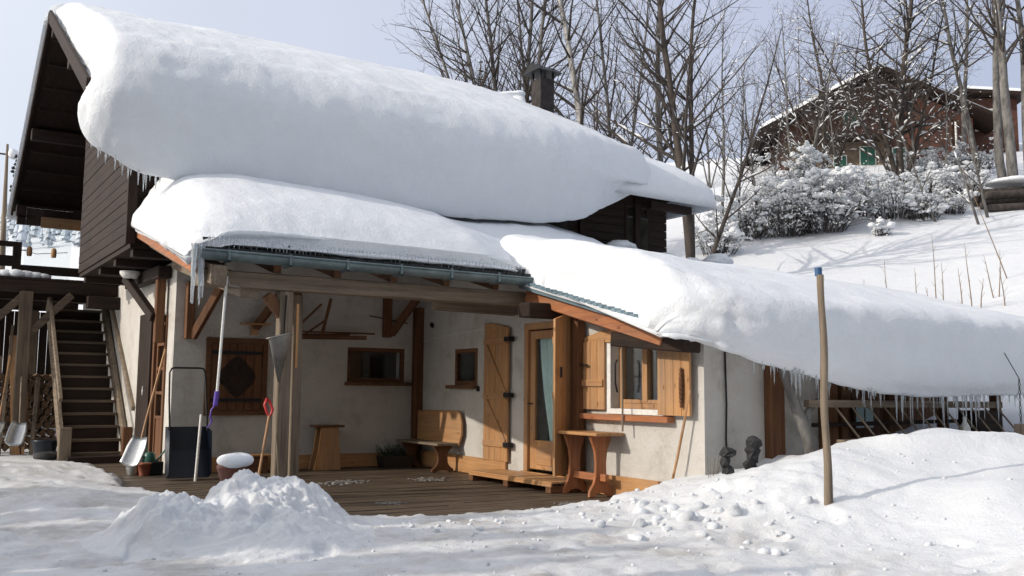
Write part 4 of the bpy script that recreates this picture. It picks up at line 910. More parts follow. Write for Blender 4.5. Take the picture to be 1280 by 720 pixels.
# things at the right corner
s_ = thing('snow_shovel', 'long handled shovel leaning beside the right window shutter', 'shovel', (-.2, -6.9, 0))
obj(s_, MB().tube([(-.10, -7.18, 1.37), (-.14, -6.98, .55), (-.15, -6.88, .22)], .016, 8), 'handle', 'wood_pine_z'); obj(s_, MB().box((-.20, -6.98, .04), (-.12, -6.66, .20)), 'blade', 'black_plastic', .008)
tag(MB().tube([(-.14, -5.97, 1.93), (-.16, -6.0, .84)], .013, 7).build('stick', 'wood_grey_z'), 'thin stick hanging in front of the right window', 'stick')
def cairn(name, label, x, y, z0, sizes):
    t = thing(name, label, 'stone figure', (x, y, z0)); z = z0
    for r, h in sizes:
        mb = MB(); mb.blob((x+random.uniform(-.03, .03), y, z+h/2), r, h/r*.62, 7, 5, .26); mb.sm = [False]*len(mb.sm); mb.build('stone', 'stone', t); z += h*.86
cairn('stone_stack', 'dark stack of three stones against the shaded wall', .02, -7.62, .22, ((.105, .18), (.09, .15), (.075, .12), (.10, .11)))
cairn('stone_stack', 'taller dark stone figure beside the brown post', .42, -7.62, .38, ((.09, .20), (.085, .18), (.10, .13)))
mb = MB()
for k in range(9): a = random.uniform(-.15, .15); mb.tube([(-.02+a*.3, -7.42, .2), (-.06+a, -7.5+a*.3, .55+random.uniform(-.1, .12))], [.004, .002], 3, False)
tag(mb.build('dry_plant', 'dry_stem'), 'few dry stalks at the foot of the right house corner', 'plant')
# leaning trunk and glazing-bar frame of the open shelter
s_ = thing('forked_log', 'forked bark-covered log leaning against the right wall', 'log', (1.4, -7.75, .5))
obj(s_, MB().tube([(.86, -7.72, 1.62), (1.02, -7.75, 1.2), (1.18, -7.78, .85), (1.30, -7.8, .45)], [.055, .065, .075, .085], 9), 'trunk', 'bark_grey'); obj(s_, MB().tube([(1.20, -7.78, .85), (1.24, -7.72, 1.1), (1.55, -7.7, 1.30)], [.05, .045, .035], 8), 'branch', 'bark_grey')
F_ = thing('slatted_rack', 'long weathered rack with slanted bars under the right roof', 'rack', (3.2, -7.7, .7))
MB().beam((1.25, -7.72, 1.22), (5.3, -7.72, 1.20), .08, .09).build('top_rail', 'wood_grey_x', F_, .005); MB().beam((1.5, -8.0, .76), (5.6, -8.0, .80), .12, .08).build('bottom_rail', 'wood_grey_x', F_, .005)
MB().beam((1.6, -7.5, .95), (5.3, -7.5, .98), .05, .05).build('top_rail', 'wood_dark_x', F_, .005)
for k in range(12):
    x = 1.7+k*.31; MB().tube([(x, -7.72, 1.24), (x+.16, -8.0, .80)], .014, 6).build('bar', 'wood_grey_z', F_)
MB().box((4.7, -7.75, .82), (5.3, -7.45, 1.12)).build('side_box', 'wood_dark_x', F_, .005)
tag(MB().lathe((4.15, -7.9, .86), [(.07, 0), (.065, .05), (.03, .12), (.025, .18), (.01, .19)], 12).build('white_bottle', 'white_paint'), 'small white bell-shaped bottle on the rack bars', 'bottle')
s_ = thing('swing_post', 'short wooden post with a rusty chain at the right edge', 'post', (4.42, -8.5, .6))
obj(s_, MB().box((4.37, -8.56, .35), (4.50, -8.44, .97)), 'post', 'wood_grey_z', .01)
mb = MB()
for k in range(12):
    z = .98+k*.05; a = [(.014*math.cos(t), .026*math.sin(t)) for t in np.linspace(0, 2*math.pi, 9)]
    mb.tube([(4.44+(u if k % 2 else 0), -8.5+(0 if k % 2 else u), z+v) for u, v in a], .005, 5)
mb.tube([(4.44, -8.5, 1.56), (4.47, -8.3, 1.9)], .006, 5); obj(s_, mb, 'chain', 'black_iron')
# tall snow stake
s_ = thing('snow_stake', 'tall round wooden stake with a blue tip in the snow bank', 'stake', (-.5, -9.5, .2))
obj(s_, MB().tube([(-.56+.035*t/2.46*-1+.008*math.sin(t*4.1), -9.5+.006*math.sin(t*6.3), t) for t in np.linspace(0, 2.46, 26)], [.039-.002*t+.0022*math.sin(t*5)+.0015*math.sin(t*2.3+1) for t in range(26) for t in [t/25*2.46]], 14), 'pole', 'wood_grey_z'); obj(s_, MB().tube([(-.5995, -9.48, 2.45), (-.602, -9.48, 2.53)], [.0345, .0345], 14), 'tip', 'blue_tip')
# stored timber on the wall brackets
def bundle(label, pts, r, mat='wood_brown_x'):
    mb = MB()
    for p, q in pts: mb.beam(p, q, r, r*.6)
    return tag(mb.build('timber_bundle', mat), label, 'timber')
bundle('bundle of planks stored on brackets under the porch roof', [((-2.5+random.uniform(0, .3), -.2-random.uniform(0, .3), 2.16+.035*k), (-1.3+random.uniform(-.2, .3), -.2-random.uniform(0, .3), 2.2+.03*k)) for k in range(4)]+[((-2.45, -.3, 2.3), (-2.0, -.3, 2.75)), ((-2.0, -.35, 2.2), (-1.85, -.35, 2.85)), ((-2.3, -.25, 2.2), (-1.9, -.3, 2.5))], .05)
tag(MB().box((-3.28, -.28, 2.36), (-2.85, -.02, 2.385)).box((-3.1, -.1, 2.2), (-3.0, -.02, 2.36)).build('wall_shelf', 'wood_pine_x', None, .004), 'small wooden shelf above the carved shutter', 'shelf')
mb = MB(); mb.box((-4.1, -3.74, 2.46), (-3.7, -3.55, 2.49)); mb.prism([(-4.5, 2.50), (-4.35, 2.50), (-4.2, 2.60), (-4.5, 2.62)], 'y', -3.9, -3.7)
# left: firewood and leftover timber under the balcony
r0_ = random.Random(3)
lp = MB(); logs = []
for row in range(11):
    for c in range(9):
        x = -6.55+c*.155+(.07 if row % 2 else 0); z = .16+row*.135
        if random.random() < .03: continue
        logs.append((x, z))
LG = None
for i, (x, z) in enumerate(logs):
    if LG is None or i < 5:
        r = .088; n = 7; a0 = random.random()*6; vs = []
        for yy in (-.22, .22):
            for k in range(n): t = 2*math.pi*k/n; q = r*(.8+.25*math.sin(2.3*k+i)); vs.append((q*math.cos(t), yy, q*math.sin(t)))
        m = MB().add(vs, [(k, (k+1) % n, (k+1) % n+n, k+n) for k in range(n)]+[tuple(range(n))[::-1], tuple(range(n, 2*n))])
        o = m.build('firewood_log', 'log_end'); (globals().__setitem__('LG', [o]) if LG is None else LG.append(o))
    else: o = LG[i % 5].copy(); COL.objects.link(o)
    o.location = (x, 5.6+random.uniform(-.04, .04), z); o.rotation_euler = (0, random.uniform(-3, 3), 0)
    tag(o, 'split log in the firewood stack under the balcony', 'log', 'firewood logs stacked under the balcony')
for i, (x0, x1, zt, w, mat, lab) in enumerate(((-6.25, -6.12, 2.5, .05, 'wood_grey_z', 'long thin pole leaning among the boards under the balcony'), (-5.98, -6.1, 2.3, .14, 'wood_pine_z', 'pale broad board leaning under the balcony'), (-5.72, -5.62, 1.5, .07, 'wood_grey_z', 'grey batten leaning between the balcony post and the stairs'), (-5.86, -5.80, 1.2, .05, 'wood_pine_z', 'short pale batten leaning under the balcony'), (-6.45, -6.3, 1.9, .09, 'wood_grey_z', 'grey plank leaning at the outer end of the firewood'))):
    tag(MB().beam((x0, 4.75, gz(x0, 4.75)), (x1, 5.2, zt), w, .03, (0, 1, 0)).build('leaning_board', mat), lab, 'board')
s_ = thing('bucket', 'dark round tub at the foot of the stairs', 'tub', (-5.62, 3.6, .1)); obj(s_, MB().lathe((-5.62, 3.6, .08), [(.17, 0), (.21, .26), (.23, .27), (.23, .30), (.20, .30)], 18), 'tub', 'navy_plastic')
tag(cap((-5.66, 3.1, .12), .2, .08).build('snow_covered_stone', 'stone'), 'grey rounded stone at the foot of the stairs', 'stone')
s_ = thing('snow_shovel', 'aluminium shovel standing blade down under the balcony', 'shovel', (-6.2, 3.2, .1)); obj(s_, MB().tube([(-5.98, 4.5, 1.5), (-6.02, 3.9, .62)], .016, 7), 'handle', 'wood_grey_z'); blade((-6.02, 3.9, .66), (-.2, -.5, -.62), (0, -.7, .6), .3, .5, 'alu', s_)
s_ = thing('snow_shovel', 'grey shovel lying against the outer balcony post', 'shovel', (-6.6, 4.2, .1)); obj(s_, MB().tube([(-6.18, 4.7, 1.9), (-6.32, 4.4, .62)], .016, 7), 'handle', 'wood_pine_z'); blade((-6.32, 4.4, .68), (-.25, -.3, -.42), (0, -.7, .5), .32, .42, 'zinc', s_)
tag(cap((-6.6, 6.98, 4.49), .17, .15).build('settled_snow', 'snow_roof'), 'snow cap on the outer balcony railing post', 'snow cap')
mb = MB()
for k in range(7): mb.blob((-6.6+k*.16, 5.3, 3.46), .26*(1-abs(k-3)*.12), .55, 10, 6, .1)
tag(mb.build('balcony_snow', 'snow_roof'), 'small drift of snow on the balcony floor edge', 'snow')
for x in (-5.75, -5.28): tag(MB().lathe((x, 6.95, BZ+.66), [(.045, 0), (.055, .04), (.055, .16), (.035, .2)], 10).build('hanging_gourd', 'wood_pine_z'), ['brown jar hanging from the rope by the railing corner', 'brown jar hanging from the rope beside the boarded wall'][x > -5.5], 'jar')
# pole with cross wire far left
U = thing('utility_pole', 'thin pole with a snow-capped bracket left of the gable', 'utility pole', (-5.75, 12.4, 1))
obj(U, MB().tube([(-5.78, 12.44, .5), (-5.86, 12.36, 4.5), (-5.92, 12.24, 7.62)], [.09, .08, .03], 8), 'pole', 'wood_grey_z')
obj(U, MB().tube([(-9.2, 14.6, 7.9), (-6.1, 12.4, 7.38), (-4.33, 11.3, 7.16)], .025, 6), 'wire', 'black_iron')
mb = MB()
for k in range(14): mb.blob((-5.72+.05*math.sin(k*1.3), 12.2, 7.3-k*.10), .055, .9, 6, 4, .2)
obj(U, mb, 'insulator_chain', 'black_iron'); tag(cap((-5.78, 12.25, 7.38), .13, .13).build('settled_snow', 'snow_tree'), 'snow cap on the bracket of the thin pole', 'snow cap')

# ------------------------------------------------------------------ trees
class Tree:
    def __init__(s, seed): s.r = random.Random(seed); s.seg = {0: [], 1: []}; s.snow = []; s.n = 0
    def grow(s, p, d, L, r, depth, maxd, P):
        R_ = s.r; n = max(3, int(L/P['seg'])) if depth < 2 else max(2, int(L/P['seg']*.8)); st = L/n; pts = [p.copy()]; rad = [r]; d = d.normalized()
        for i in range(n):
            t = (i+1)/n; w = P['wob']*(1 if depth else .35)
            d = (d+Vector((R_.gauss(0, w), R_.gauss(0, w), R_.gauss(0, w)*.6))+Vector((0, 0, P['up'] if depth else P.get('up0', .02)))).normalized()
            if depth >= 2: d = (d+Vector((0, 0, -P.get('sag', 0)))).normalized()
            p = p+d*st; pts.append(p.copy()); rad.append(max(r*(1-t*.82), .004))
            if depth < maxd and t > (P['clear'] if depth == 0 else .15):
                k = P['kids'][depth]; m = int(k)+(R_.random() < k-int(k))
                for _ in range(m):
                    a = R_.uniform(0, 2*math.pi); u = d.orthogonal().normalized(); v = d.cross(u); side = u*math.cos(a)+v*math.sin(a); ang = R(R_.uniform(*P['ang']))
                    nd = d*math.cos(ang)+side*math.sin(ang)
                    if depth == 0 and 'bias' in P: nd = (nd+P['bias']*.3).normalized()
                    f = (1-t*.65) if depth == 0 else (1-t*.5)
                    s.grow(p.copy(), nd, L*P['len'][depth]*f*R_.uniform(.6, 1.2), rad[-1]*P['thin'], depth+1, maxd, P)
        s.seg[0 if depth == 0 else 1].append((pts, rad, 7 if depth == 0 else (4 if depth == 1 else 3)))
        # snow lying on the flatter stretches
        for i in range(1, len(pts)-1 if depth else len(pts)):
            e = pts[i]-pts[i-1]; fl = 1-abs(e.normalized().z)
            if R_.random() < P['snow']*(fl**1.2)*(1.0 if depth else .5)*(1.6 if depth == 1 else 1):
                rr = max(rad[i-1]*.95, .010+.004*R_.random()) * P.get('ssz', 1)
                o = Vector((0, 0, rad[i-1]*.7+rr*.35)); a0, a1 = R_.uniform(0, .4), R_.uniform(.6, 1.0)
                s.snow.append(([pts[i-1]+e*a0+o, pts[i-1]+e*(a0+a1)/2+o*1.25, pts[i-1]+e*a1+o], [rr*.3, rr, rr*.3], 4))
    def emit(s, name, label, base, bark_='bark_grey', twig='twig', group=None, cat='tree', trunkname='trunk', crown='crown'):
        t = thing(name, label, cat, base, group)
        def tubes(L, nm, mat, smooth=True):
            V = []; F = []; off = 0
            for pts, rad, n in L:
                A = np.array([list(p) for p in pts]); N = len(A); D = np.gradient(A, axis=0); D /= np.linalg.norm(D, axis=1, keepdims=True)+1e-9
                ref = np.array([0, 0, 1.]) if abs(D[0, 2]) < .8 else np.array([1., 0, 0]); a = np.cross(D, ref); a /= np.linalg.norm(a, axis=1, keepdims=True)+1e-9; b = np.cross(a, D)
                th = np.arange(n)*2*math.pi/n; ring = A[:, None]+(a[:, None]*np.cos(th)[None, :, None]+b[:, None]*np.sin(th)[None, :, None])*np.array(rad)[:, None, None]
                V.append(ring.reshape(-1, 3)); I = np.arange(N*n).reshape(N, n)+off; J = np.roll(I, -1, 1); F.append(np.stack([I[:-1], J[:-1], J[1:], I[1:]], -1).reshape(-1, 4)); off += N*n
            if V: np_mesh(nm, np.vstack(V), np.vstack(F), mat, t, smooth)
        tubes(s.seg[0], trunkname, bark_); tubes(s.seg[1], crown, twig); tubes(s.snow, 'snow_on_branches', 'snow_tree')
        for ch in t.children:
            if ch.name.startswith('snow_on'): ch['kind'] = 'stuff'
        s.blobs and s.blobs.build('snow_clumps', 'snow_tree', t, origin=(0, 0, 0)) if getattr(s, 'blobs', None) else None
        return t
PA = dict(seg=.55, wob=.08, up=.022, kids=(1.7, 1.15, .7), ang=(28, 58), len=(.36, .50, .5), thin=.52, clear=.18, snow=.30)
def tree(seed, name, label, base, H, r, lean=(0, 0), P={}, maxd=3, bark_='bark_grey', stems=None, group=None):
    P = {**PA, **P}; T_ = Tree(seed); b = Vector((base[0], base[1], gz(*base)-.1))
    for (lx, ly, hh, rr) in (stems or [(lean[0], lean[1], 1, 1)]):
        T_.grow(Vector((lx*.15, ly*.15, 0)), Vector((lx, ly, 1)), H*hh, r*rr, 0, maxd, P)
    T_.blobs = None
    return T_.emit(name, label, b, bark_, group=group)
RT = Vector((.844, -.537))                          # towards the right of the picture, on the ground
def at(c, d): return (-7.881+c*RT.x+d*.537, -15.513+c*RT.y+d*.844)   # c metres right of the view axis, d metres ahead
def pxc(x, d): return (x-640)/1194*d
def T_at(x, d): return at(pxc(x, d), d)
L2 = lambda k: (RT.x*k, RT.y*k)
tree(1, 'alder', 'many-stemmed leafless tree fanning out left of the chimney', T_at(655, 30), 13.5, .11, stems=[(*L2(-.42), .95, .8), (*L2(-.30), 1., .9), (*L2(-.19), 1.05, 1), (*L2(-.08), 1.1, 1), (*L2(.03), 1.1, .9), (*L2(-.36), .75, .7), (*L2(-.02), .9, .8)], P=dict(kids=(2.1, 1.5, .8), len=(.27, .5, .5), clear=.22, snow=.10, wob=.05, seg=.45))
tree(2, 'birch', 'pale-barked birch rising just right of the chimney', T_at(731, 29), 15, .15, L2(.01), P=dict(kids=(1.7, 1.2, .6), len=(.24, .5, .5), clear=.2, snow=.2), bark_='bark_birch')
tree(33, 'alder', 'slender leafless tree with two stems between chimney and roof end', T_at(775, 33), 13.5, .09, stems=[(*L2(-.08), 1, 1), (*L2(.12), .9, .8)], P=dict(snow=.35))
tree(4, 'ash_tree', 'straight grey trunk above the right part of the main roof', T_at(826, 30), 15, .13, L2(.005), P=dict(snow=.35, len=(.30, .5, .5)))
tree(5, 'ash_tree', 'tall dark twin-trunked tree at the right end of the main roof', T_at(868, 27), 15, .14, stems=[(*L2(-.045), 1, 1), (*L2(-.09), .9, .7), (*L2(.42), .55, .55)], P=dict(snow=.42, len=(.34, .5, .5), ssz=1.3), bark_='bark_dark')
tree(6, 'plum_tree', 'broad dense leafless tree in front of the hillside chalet', T_at(1132, 40), 12.5, .17, stems=[(*L2(.0), 1, 1), (*L2(-.45), .7, .6), (*L2(.4), .7, .6), (*L2(-.2), .9, .7)], P=dict(kids=(2.7, 1.8, 1.0), len=(.36, .5, .5), ang=(30, 72), clear=.16, snow=.5, seg=.48, ssz=1.7), bark_='bark_dark')
tree(7, 'maple_tree', 'leafless tree with curved low limbs left of the hillside chalet', T_at(1040, 42), 9.5, .13, stems=[(*L2(-.05), 1, 1), (*L2(-.5), .75, .6), (*L2(.35), .8, .6)], P=dict(kids=(2.5, 1.7, .9), snow=.5, ssz=1.6, clear=.14, seg=.48), bark_='bark_dark')
for i, (x, d, h, r, l) in enumerate(((1264, 38, 14, .19, -.13), (1238, 39, 13, .13, -.16), (1277, 37, 14, .22, -.06), (1297, 38, 14, .17, -.10), (1215, 43, 13, .13, -.05))):
    tree(20+i, 'ash_tree', ['tall sunlit trunk leaning left on the upper right slope', 'thinner leaning trunk left of the big ones on the right slope', 'stoutest grey trunk at the right edge of the picture', 'tall trunk half cut off by the right edge', 'slim tree standing behind the right end of the hillside chalet'][i], T_at(x, d), h, r, L2(l), P=dict(kids=(1.6, 1.2, .7), len=(.32, .5, .5), clear=.35, snow=.5, ssz=1.5))
for i, (x, d, h, r, l) in enumerate(((925, 34, 5.5, .05, .1), (952, 33, 6.2, .06, -.08), (968, 35, 5.5, .05, .05), (1000, 37, 8, .07, -.12), (1178, 33, 4.8, .05, -.35), (1232, 32, 3.6, .05, -.25), (1243, 33, 4.4, .06, -.2), (905, 38, 9, .07, .05), (1060, 36, 6, .05, -.1), (1010, 38, 7.5, .08, .1), (1155, 40, 7, .07, -.1), (1190, 39, 6, .06, .05))):
    tree(40+i, 'young_tree', ['crooked young tree just right of the roof corner', 'slim young tree with forked top near the roof corner', 'thin straight young tree among the snowy bushes', 'taller young tree left of the hillside chalet', 'thin sapling bent strongly left below the right trunks', 'short sapling at the right snowfield edge', 'leaning sapling with two shoots on the right slope', 'tall thin tree behind the roof corner', 'thin tree between the snowy bushes and the hillside chalet', 'frosted tree covering the left wall of the hillside chalet', 'frosted tree on the slope below the right chalet wall', 'small frosted tree left of the slim trunk on the slope'][i], T_at(x, d), h, r, L2(l), P=dict(kids=(1.6, 1.2, .5), len=(.4, .5, .5), clear=.2, snow=.75, seg=.4, ssz=1.8), maxd=3 if i > 6 else 2)
for i, (x, d, h) in enumerate(((790, 45, 11), (890, 46, 7.5), (930, 50, 7), (975, 52, 7.5), (1010, 50, 9), (745, 48, 10), (600, 46, 8))):
    tree(60+i, 'wood_edge_tree', ['twiggy tree in the gap behind the roof, first right of the birch', 'twiggy tree behind the twin trunks', 'twiggy tree in the pale gap above the bushes', 'dense twiggy tree left of the hillside chalet gable', 'tall twiggy tree overlapping the hillside chalet eave', 'low twiggy tree behind the birch', 'low twiggy tree past the ridge, leftmost of the wood'][i], T_at(x, d), h, .06, stems=[(0, 0, 1, 1), (*L2(.25), .8, .7), (*L2(-.25), .8, .7)], P=dict(kids=(2.2, 1.5, .6), len=(.38, .5, .5), clear=.1, snow=.25, ssz=1.5, seg=.6))
# two spruce tips past the ridge
def spruce(label, base, H, w, seed, snowy=True, rows=None, name='spruce'):
    R_ = random.Random(seed); b = Vector((base[0], base[1], gz(*base)-.1)); t = thing(name, label, 'tree', b)
    MB().tube([b, b+Vector((0, 0, H))], [H*.018, .01], 6).build('trunk', 'bark_dark', t)
    mb = MB(); sn = MB(); rows = rows or int(H*2.2)
    for i in range(rows):
        f = i/rows; z = H*(.08+.92*f); L = w*(1-f)**.9+.08; n = 9
        for k in range(n):
            a = R_.uniform(0, 6.28); q = L*R_.uniform(.7, 1.1); dx, dy = math.cos(a), math.sin(a); p0 = b+Vector((0, 0, z)); p1 = p0+Vector((dx*q*.6, dy*q*.6, -.10*q)); p2 = p0+Vector((dx*q, dy*q, -.16*q)); s_ = Vector((-dy, dx, 0))*q*.22
            mb.add([p0, p1+s_, p2, p1-s_, p1+Vector((0, 0, -.18*q))], [(0, 1, 2, 3), (0, 4, 2), (1, 4, 3)])
            if snowy and R_.random() < .5: sn.blob(p1+Vector((0, 0, .05)), q*.16+.03, .4, 6, 4, .2)
    mb.build('crown', 'leaf_dark', t)
    if snowy and sn.v: sn.build('snow_on_branches', 'snow_tree', t)
spruce('thin spruce tip showing above the ridge, leftmost tree of the skyline', T_at(546, 46), 7.3, 1.2, 5); spruce('second thin spruce tip right of the first above the ridge', T_at(597, 44), 8.0, .8, 6)

# snow-laden bushes on the bank
def bush(label, base, w, h, seed, nt_=70, nb=150):
    R_ = random.Random(seed); T_ = Tree(seed); b = Vector((base[0], base[1], gz(*base)-.05)); sn = MB(); random.seed(seed)
    for k in range(nt_):
        a = R_.uniform(0, 6.28); q = w*.5*R_.random()**.6; p = Vector((math.cos(a)*q*.5, math.sin(a)*q*.5, 0)); L = h*R_.uniform(.5, 1.1)
        T_.grow(p, Vector((math.cos(a)*q*.55, math.sin(a)*q*.55, 1)), L, .018, 1, 3, dict(PA, seg=.3, wob=.14, up=-.03, kids=(1, 1.4, 1.0), len=(.5, .5, .5), ang=(30, 80), snow=1.1, ssz=2.6, thin=.7))
    tips = [s_ for s_ in T_.seg[1]]
    for k in range(int(nb*.5)):
        pts, rad, n = R_.choice(tips); i = R_.randrange(0, max(1, len(pts)-2)); p = pts[i]; r = R_.choice((.035, .05, .07, .09, .12))*(1.25 if p.z > h*.5 else .8)
        for m in range(i, min(len(pts), i+R_.randrange(2, 5))):      # joined caps following the twig
            for q in range(3): sn.blob(pts[m]+b+Vector((R_.gauss(0, .05), R_.gauss(0, .05), R_.uniform(-.02, .05))), r*R_.uniform(.5, 1.1), R_.uniform(.45, .8), 6, 4, .3)
    if h > 1.9:
        for k in range(14):
            c_ = Vector((R_.gauss(0, w*.22), R_.gauss(0, w*.22), h*R_.uniform(.5, .95)))
            for q in range(16): sn.blob(b+c_+Vector((R_.gauss(0, .17), R_.gauss(0, .17), R_.gauss(0, .07))), R_.uniform(.06, .19), .7, 7, 5, .28)
    T_.blobs = None
    t = T_.emit('bush', label, b, cat='bush', crown='branches'); sn.build('snow_clumps', 'snow_tree', t)['kind'] = 'stuff'
blabels = ['snowy bush just right of the roof corner', 'low dark twiggy bush under the young trees', 'snow-laden bush left of the largest one', 'largest rounded bush heaped with snow', 'snowy bush below the green shutters', 'broad bush with scattered snow clumps left of the slope', 'low bush at the foot of the white slope', 'small snowy bush at the right end of the row', 'round snow-topped bush below the hillside chalet wall', 'snowy bush behind the largest one', 'low snow-covered bush at the front of the row', 'snowy bush beside the bent sapling', 'low bush on the upper slope under the chalet wall', 'scrubby bush on the upper slope left of the trunks', 'scrubby bush at the feet of the right trunks', 'low spreading bush higher up the white slope']
for i, (x, d, w, h) in enumerate(((900, 31, 2.0, 1.1), (935, 33, 2.6, 1.6), (985, 33, 2.2, 2.1), (1035, 33, 2.8, 2.2), (1080, 35, 2.2, 1.0), (1125, 34, 2.6, 1.6), (1160, 33.5, 1.8, .9), (1197, 34, 1.5, .7), (1085, 38, 2.2, .8), (1000, 36, 3.0, 2.5), (1105, 31.5, 1.1, .5), (1210, 36, 2.2, 1.4), (1150, 41, 2.4, 1.3), (1190, 42, 2.4, 1.3), (1228, 42, 2.0, 1.2), (1170, 38, 2.4, 1.0))):
    bush(blabels[i], T_at(x, d), w, h, 100+i, int(26*w), int(62*w))
# dry stems sticking out of the slope
for i, (x, y, h, d, l) in enumerate(((1083, 355, 1.1, 23, 0), (1113, 357, 1.5, 23, -.05), (1072, 350, .8, 23.5, .03), (1150, 366, 1.25, 23, -.06), (1174, 371, 2.1, 22.5, -.04), (1181, 370, 1.4, 22.5, .0), (1205, 374, 1.1, 22.5, -.05), (1217, 376, 1.7, 22.3, -.06), (1170, 370, .8, 22.8, -.25), (1228, 366, .8, 22.5, .1), (1246, 352, 1.2, 24, -.2), (1252, 352, 1.3, 24, .05), (1259, 378, 1.0, 22.5, -.1), (1264, 335, 3.2, 25.5, -.35))):
    mb = MB(); p = T_at(x, d); z = gz(*p); v = Vector((*L2(l), 1)); P0 = Vector((p[0], p[1], z-.1)); pts = [P0+v*h*t+Vector((.02*math.sin(5*t+i), 0, 0)) for t in np.linspace(0, 1, 6)]
    mb.tube(pts, [.016, .014, .012, .010, .007, .004], 5, False)
    for k in range(4): q = pts[1+k % 4]; a = random.uniform(0, 6); mb.tube([q, q+Vector((.1*math.cos(a), .1*math.sin(a), .14))], [.005, .003], 3, False)
    tag(mb.build('tall_weed', 'dry_stem'), 'thin dry stem standing in the white slope above the right roof' if i < 13 else 'long thin whip bending left over the white slope', 'stem', 'dry stems on the slope' if i < 13 else None)
# pile of logs under snow at the right edge
t = thing('log_pile', 'dark pile of long logs under snow on the right slope', 'log pile', (*T_at(1265, 35), gz(*T_at(1265, 35))))
for k in range(7):
    x, y = T_at(1225+k*3, 35-.2*k); x2, y2 = T_at(1330, 35-.2*k); z = gz(x, y); MB().tube([(x, y, z+.15+.22*(k % 3)), (x2, y2, gz(x2, y2)+.1+.22*(k % 3))], .14, 8).build('log', 'bark_dark', t)
x, y = T_at(1275, 35); tag(cap((x, y, gz(x, y)+.78), .9, .14).build('settled_snow', 'snow_tree'), 'flat cap of snow on the log pile', 'snow cap')

# ------------------------------------------------------------------ chalet on the hill
HX = RT.x*math.cos(-.12)-RT.y*math.sin(-.12); HY = RT.x*math.sin(-.12)+RT.y*math.cos(-.12); HB = Vector((*T_at(1100, 49), 12.4))
HC = thing('hillside_chalet', 'reddish wooden chalet with green shutters up among the trees', 'house', HB)
def hp(u, v, z): return (HB.x+HX*u-HY*v, HB.y+HY*u+HX*v, HB.z+z)   # u right, v away, z up
def hbox(mb, a, b):
    c = [hp(x, y, z) for z in (a[2], b[2]) for x, y in ((a[0], a[1]), (b[0], a[1]), (b[0], b[1]), (a[0], b[1]))]
    return mb.add(c, [(0, 3, 2, 1), (4, 5, 6, 7), (0, 1, 5, 4), (1, 2, 6, 5), (2, 3, 7, 6), (3, 0, 4, 7)])
mb = MB(); prof = [(-4.6, -2.5), (5.0, -2.5), (5.0, 3.2), (.2, 5.6), (-4.6, 3.0)]
mb.add([hp(u, 0, z) for u, z in prof]+[hp(u, 9, z) for u, z in prof], [(0, 1, 2, 3, 4), (9, 8, 7, 6, 5)]+[(i, i+5, (i+1) % 5+5, (i+1) % 5) for i in range(5)]).build('wall', 'wall_brown', HC)
hbox(MB(), (-4.62, -.05, .7), (.8, 0, 2.1)).build('log_wall', 'log_wall', HC)
hbox(MB(), (5.0, 1.5, 0), (7.8, 8, 4.7)).build('wing_wall', 'wall_brown', HC)
def hroof(u0, z0, u1, z1, v0, v1, th, name, mat):
    vs = [hp(u0, v0, z0), hp(u1, v0, z1), hp(u1, v1, z1), hp(u0, v1, z0)]; vs += [(x, y, z+th) for x, y, z in vs]
    return MB().add(vs, [(3, 2, 1, 0), (4, 5, 6, 7), (0, 1, 5, 4), (1, 2, 6, 5), (2, 3, 7, 6), (3, 0, 4, 7)]).build(name, mat, HC, .0)
hroof(-6.0, 2.35, .2, 5.65, -1.2, 9.6, .18, 'roof', 'wood_dark_x'); hroof(.2, 5.65, 6.2, 2.7, -1.2, 9.6, .18, 'roof', 'wood_dark_x')
hroof(4.6, 4.9, 8.2, 4.6, .8, 8.6, .2, 'roof', 'wood_dark_x')
def hsnow(u0, z0, u1, z1, v0, v1, label):
    n = 24; m = 16; vs = []; 
    for i in range(n+1):
        for j in range(m+1):
            a, b = i/n, j/m; e = min(1, 6*min(a, 1-a, b, 1-b)+.0); h = .42*math.sqrt(max(0, 1-(1-e)**2)); vs.append(hp(u0+(u1-u0)*a, v0+(v1-v0)*b, z0+(z1-z0)*a+.19+h))
    k = len(vs); vs += [(x, y, HB.z+z0+(z1-z0)*((q//(m+1))/n)+.185) for q, (x, y, z) in enumerate(vs)]; fs = []
    for i in range(n):
        for j in range(m): q = (i*(m+1)+j, (i+1)*(m+1)+j, (i+1)*(m+1)+j+1, i*(m+1)+j+1); fs += [q, tuple(x+k for x in q[::-1])]
    tag(MB().add(vs, fs, True).build('roof_snow', 'snow_tree'), label, 'snow')
hsnow(-6.05, 2.35, .2, 5.65, -1.25, 9.6, 'snow on the left slope of the hillside chalet roof'); hsnow(.2, 5.65, 6.2, 2.7, -1.25, 9.6, 'snow on the right slope of the hillside chalet roof'); hsnow(4.6, 4.9, 8.2, 4.6, .8, 8.6, 'snow on the flat wing of the hillside chalet')
hbox(MB(), (-3.4, -1.1, 2.05), (.9, -.06, 2.2)).build('balcony_roof', 'wood_dark_x', HC)
for u, z, w, h in ((-.75, .75, .72, .95), (-2.1, .45, .6, .8), (.9, .8, .6, .8), (-1.5, 2.9, .7, .7)):
    f = hbox(MB(), (u, -.07, z), (u+w+.12, -.02, z+h+.12)).build('window', 'white_paint', HC); hbox(MB(), (u+.06, -.10, z+.06), (u+.06+w*.48, -.075, z+h+.06)).build('shutter', 'green_shutter', f); hbox(MB(), (u+.06+w*.52, -.10, z+.06), (u+w+.06, -.075, z+h+.06)).build('shutter', 'green_shutter', f)
f = hbox(MB(), (5.6, 1.43, 2.9), (6.9, 1.49, 4.1)).build('window', 'white_paint', HC); hbox(MB(), (5.68, 1.40, 2.98), (6.82, 1.425, 4.02)).build('shutter', 'green_shutter', f)
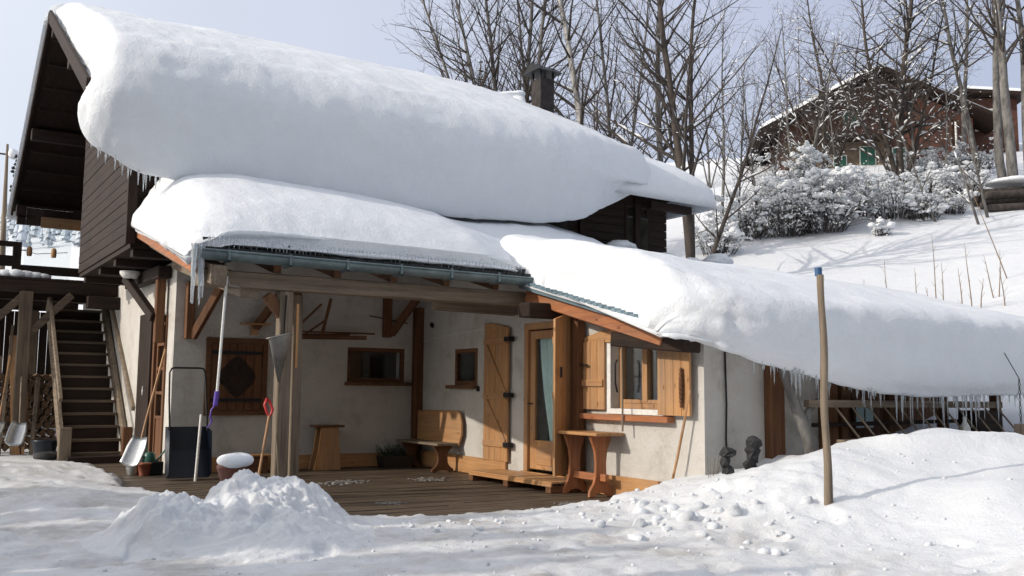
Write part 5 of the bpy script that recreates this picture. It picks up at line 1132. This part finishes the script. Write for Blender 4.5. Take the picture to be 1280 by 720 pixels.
hbox(MB(), (2.7, -.10, -.6), (3.9, -.02, 3.2)).build('brick_pillar', 'wall_brown', HC)
MB().tube([hp(4.1, -.12, 3.0), hp(4.1, -.12, 0)], .06, 6).build('downpipe', 'white_paint', HC)

# ------------------------------------------------------------------ distant frosted wood on the left hill, unseen spruces added to shade the yard
mb = MB(); R_ = random.Random(9)
for k in range(420):
    d = R_.uniform(45, 90); c = pxc(R_.uniform(-60, 230), d); x, y = at(c, d); z = gz(x, y); H = R_.uniform(.5, 1.7); w = H*.2
    for i in range(4):
        z0 = z+H*(.1+.22*i); q = w*(1-i*.22); vs = [(x+q*math.cos(t+i), y+q*math.sin(t+i), z0+R_.uniform(-.1, .1)) for t in np.linspace(0, 2*math.pi, 8)[:-1]]+[(x, y, z0+H*.36)]
        mb.add(vs, [(j, (j+1) % 7, 7) for j in range(7)])
tag(mb.build('frosted_wood', 'mount_snow'), 'distant frosted wood on the pale hill seen under the balcony roof', 'wood', kind='stuff')
def wood_block(name, label, spots, seed):
    mb = MB(); R_ = random.Random(seed)
    for x, y, H in spots:
        z = gz(x, y)-.2; w = H*.19; rows = 9; mb.tube([(x, y, z), (x, y, z+H)], [.2, .02], 5, False)
        for i in range(rows):
            z0 = z+H*(.10+.88*i/rows); q = w*(1-i/rows)*1.15+.1; n = 14
            vs = [(x+q*(1 if j % 2 else .55)*R_.uniform(.8, 1.1)*math.cos(2*math.pi*j/n+i), y+q*(1 if j % 2 else .55)*R_.uniform(.8, 1.1)*math.sin(2*math.pi*j/n+i), z0-q*.22) for j in range(n)]+[(x, y, z0+H*.13)]
            mb.add(vs, [(j, (j+1) % n, n) for j in range(n)])
    tag(mb.build(name, 'leaf_dark'), label, 'wood', kind='stuff')
R_ = random.Random(4)
spots = [(-16+R_.uniform(-.5, .5), -1.2-k*.62+R_.uniform(-.25, .25), R_.uniform(6.4, 7.2)) for k in range(22)]  # row out of view, placed and sized to shade the foreground snow
spots += [(R_.uniform(-60, 50), R_.uniform(-52, -34), R_.uniform(13, 20)) for k in range(170)]  # trees added behind the camera to cut the light reaching the porch
wood_block('shade_spruces', 'unseen dark spruces added to shade the yard and porch', spots, 8)
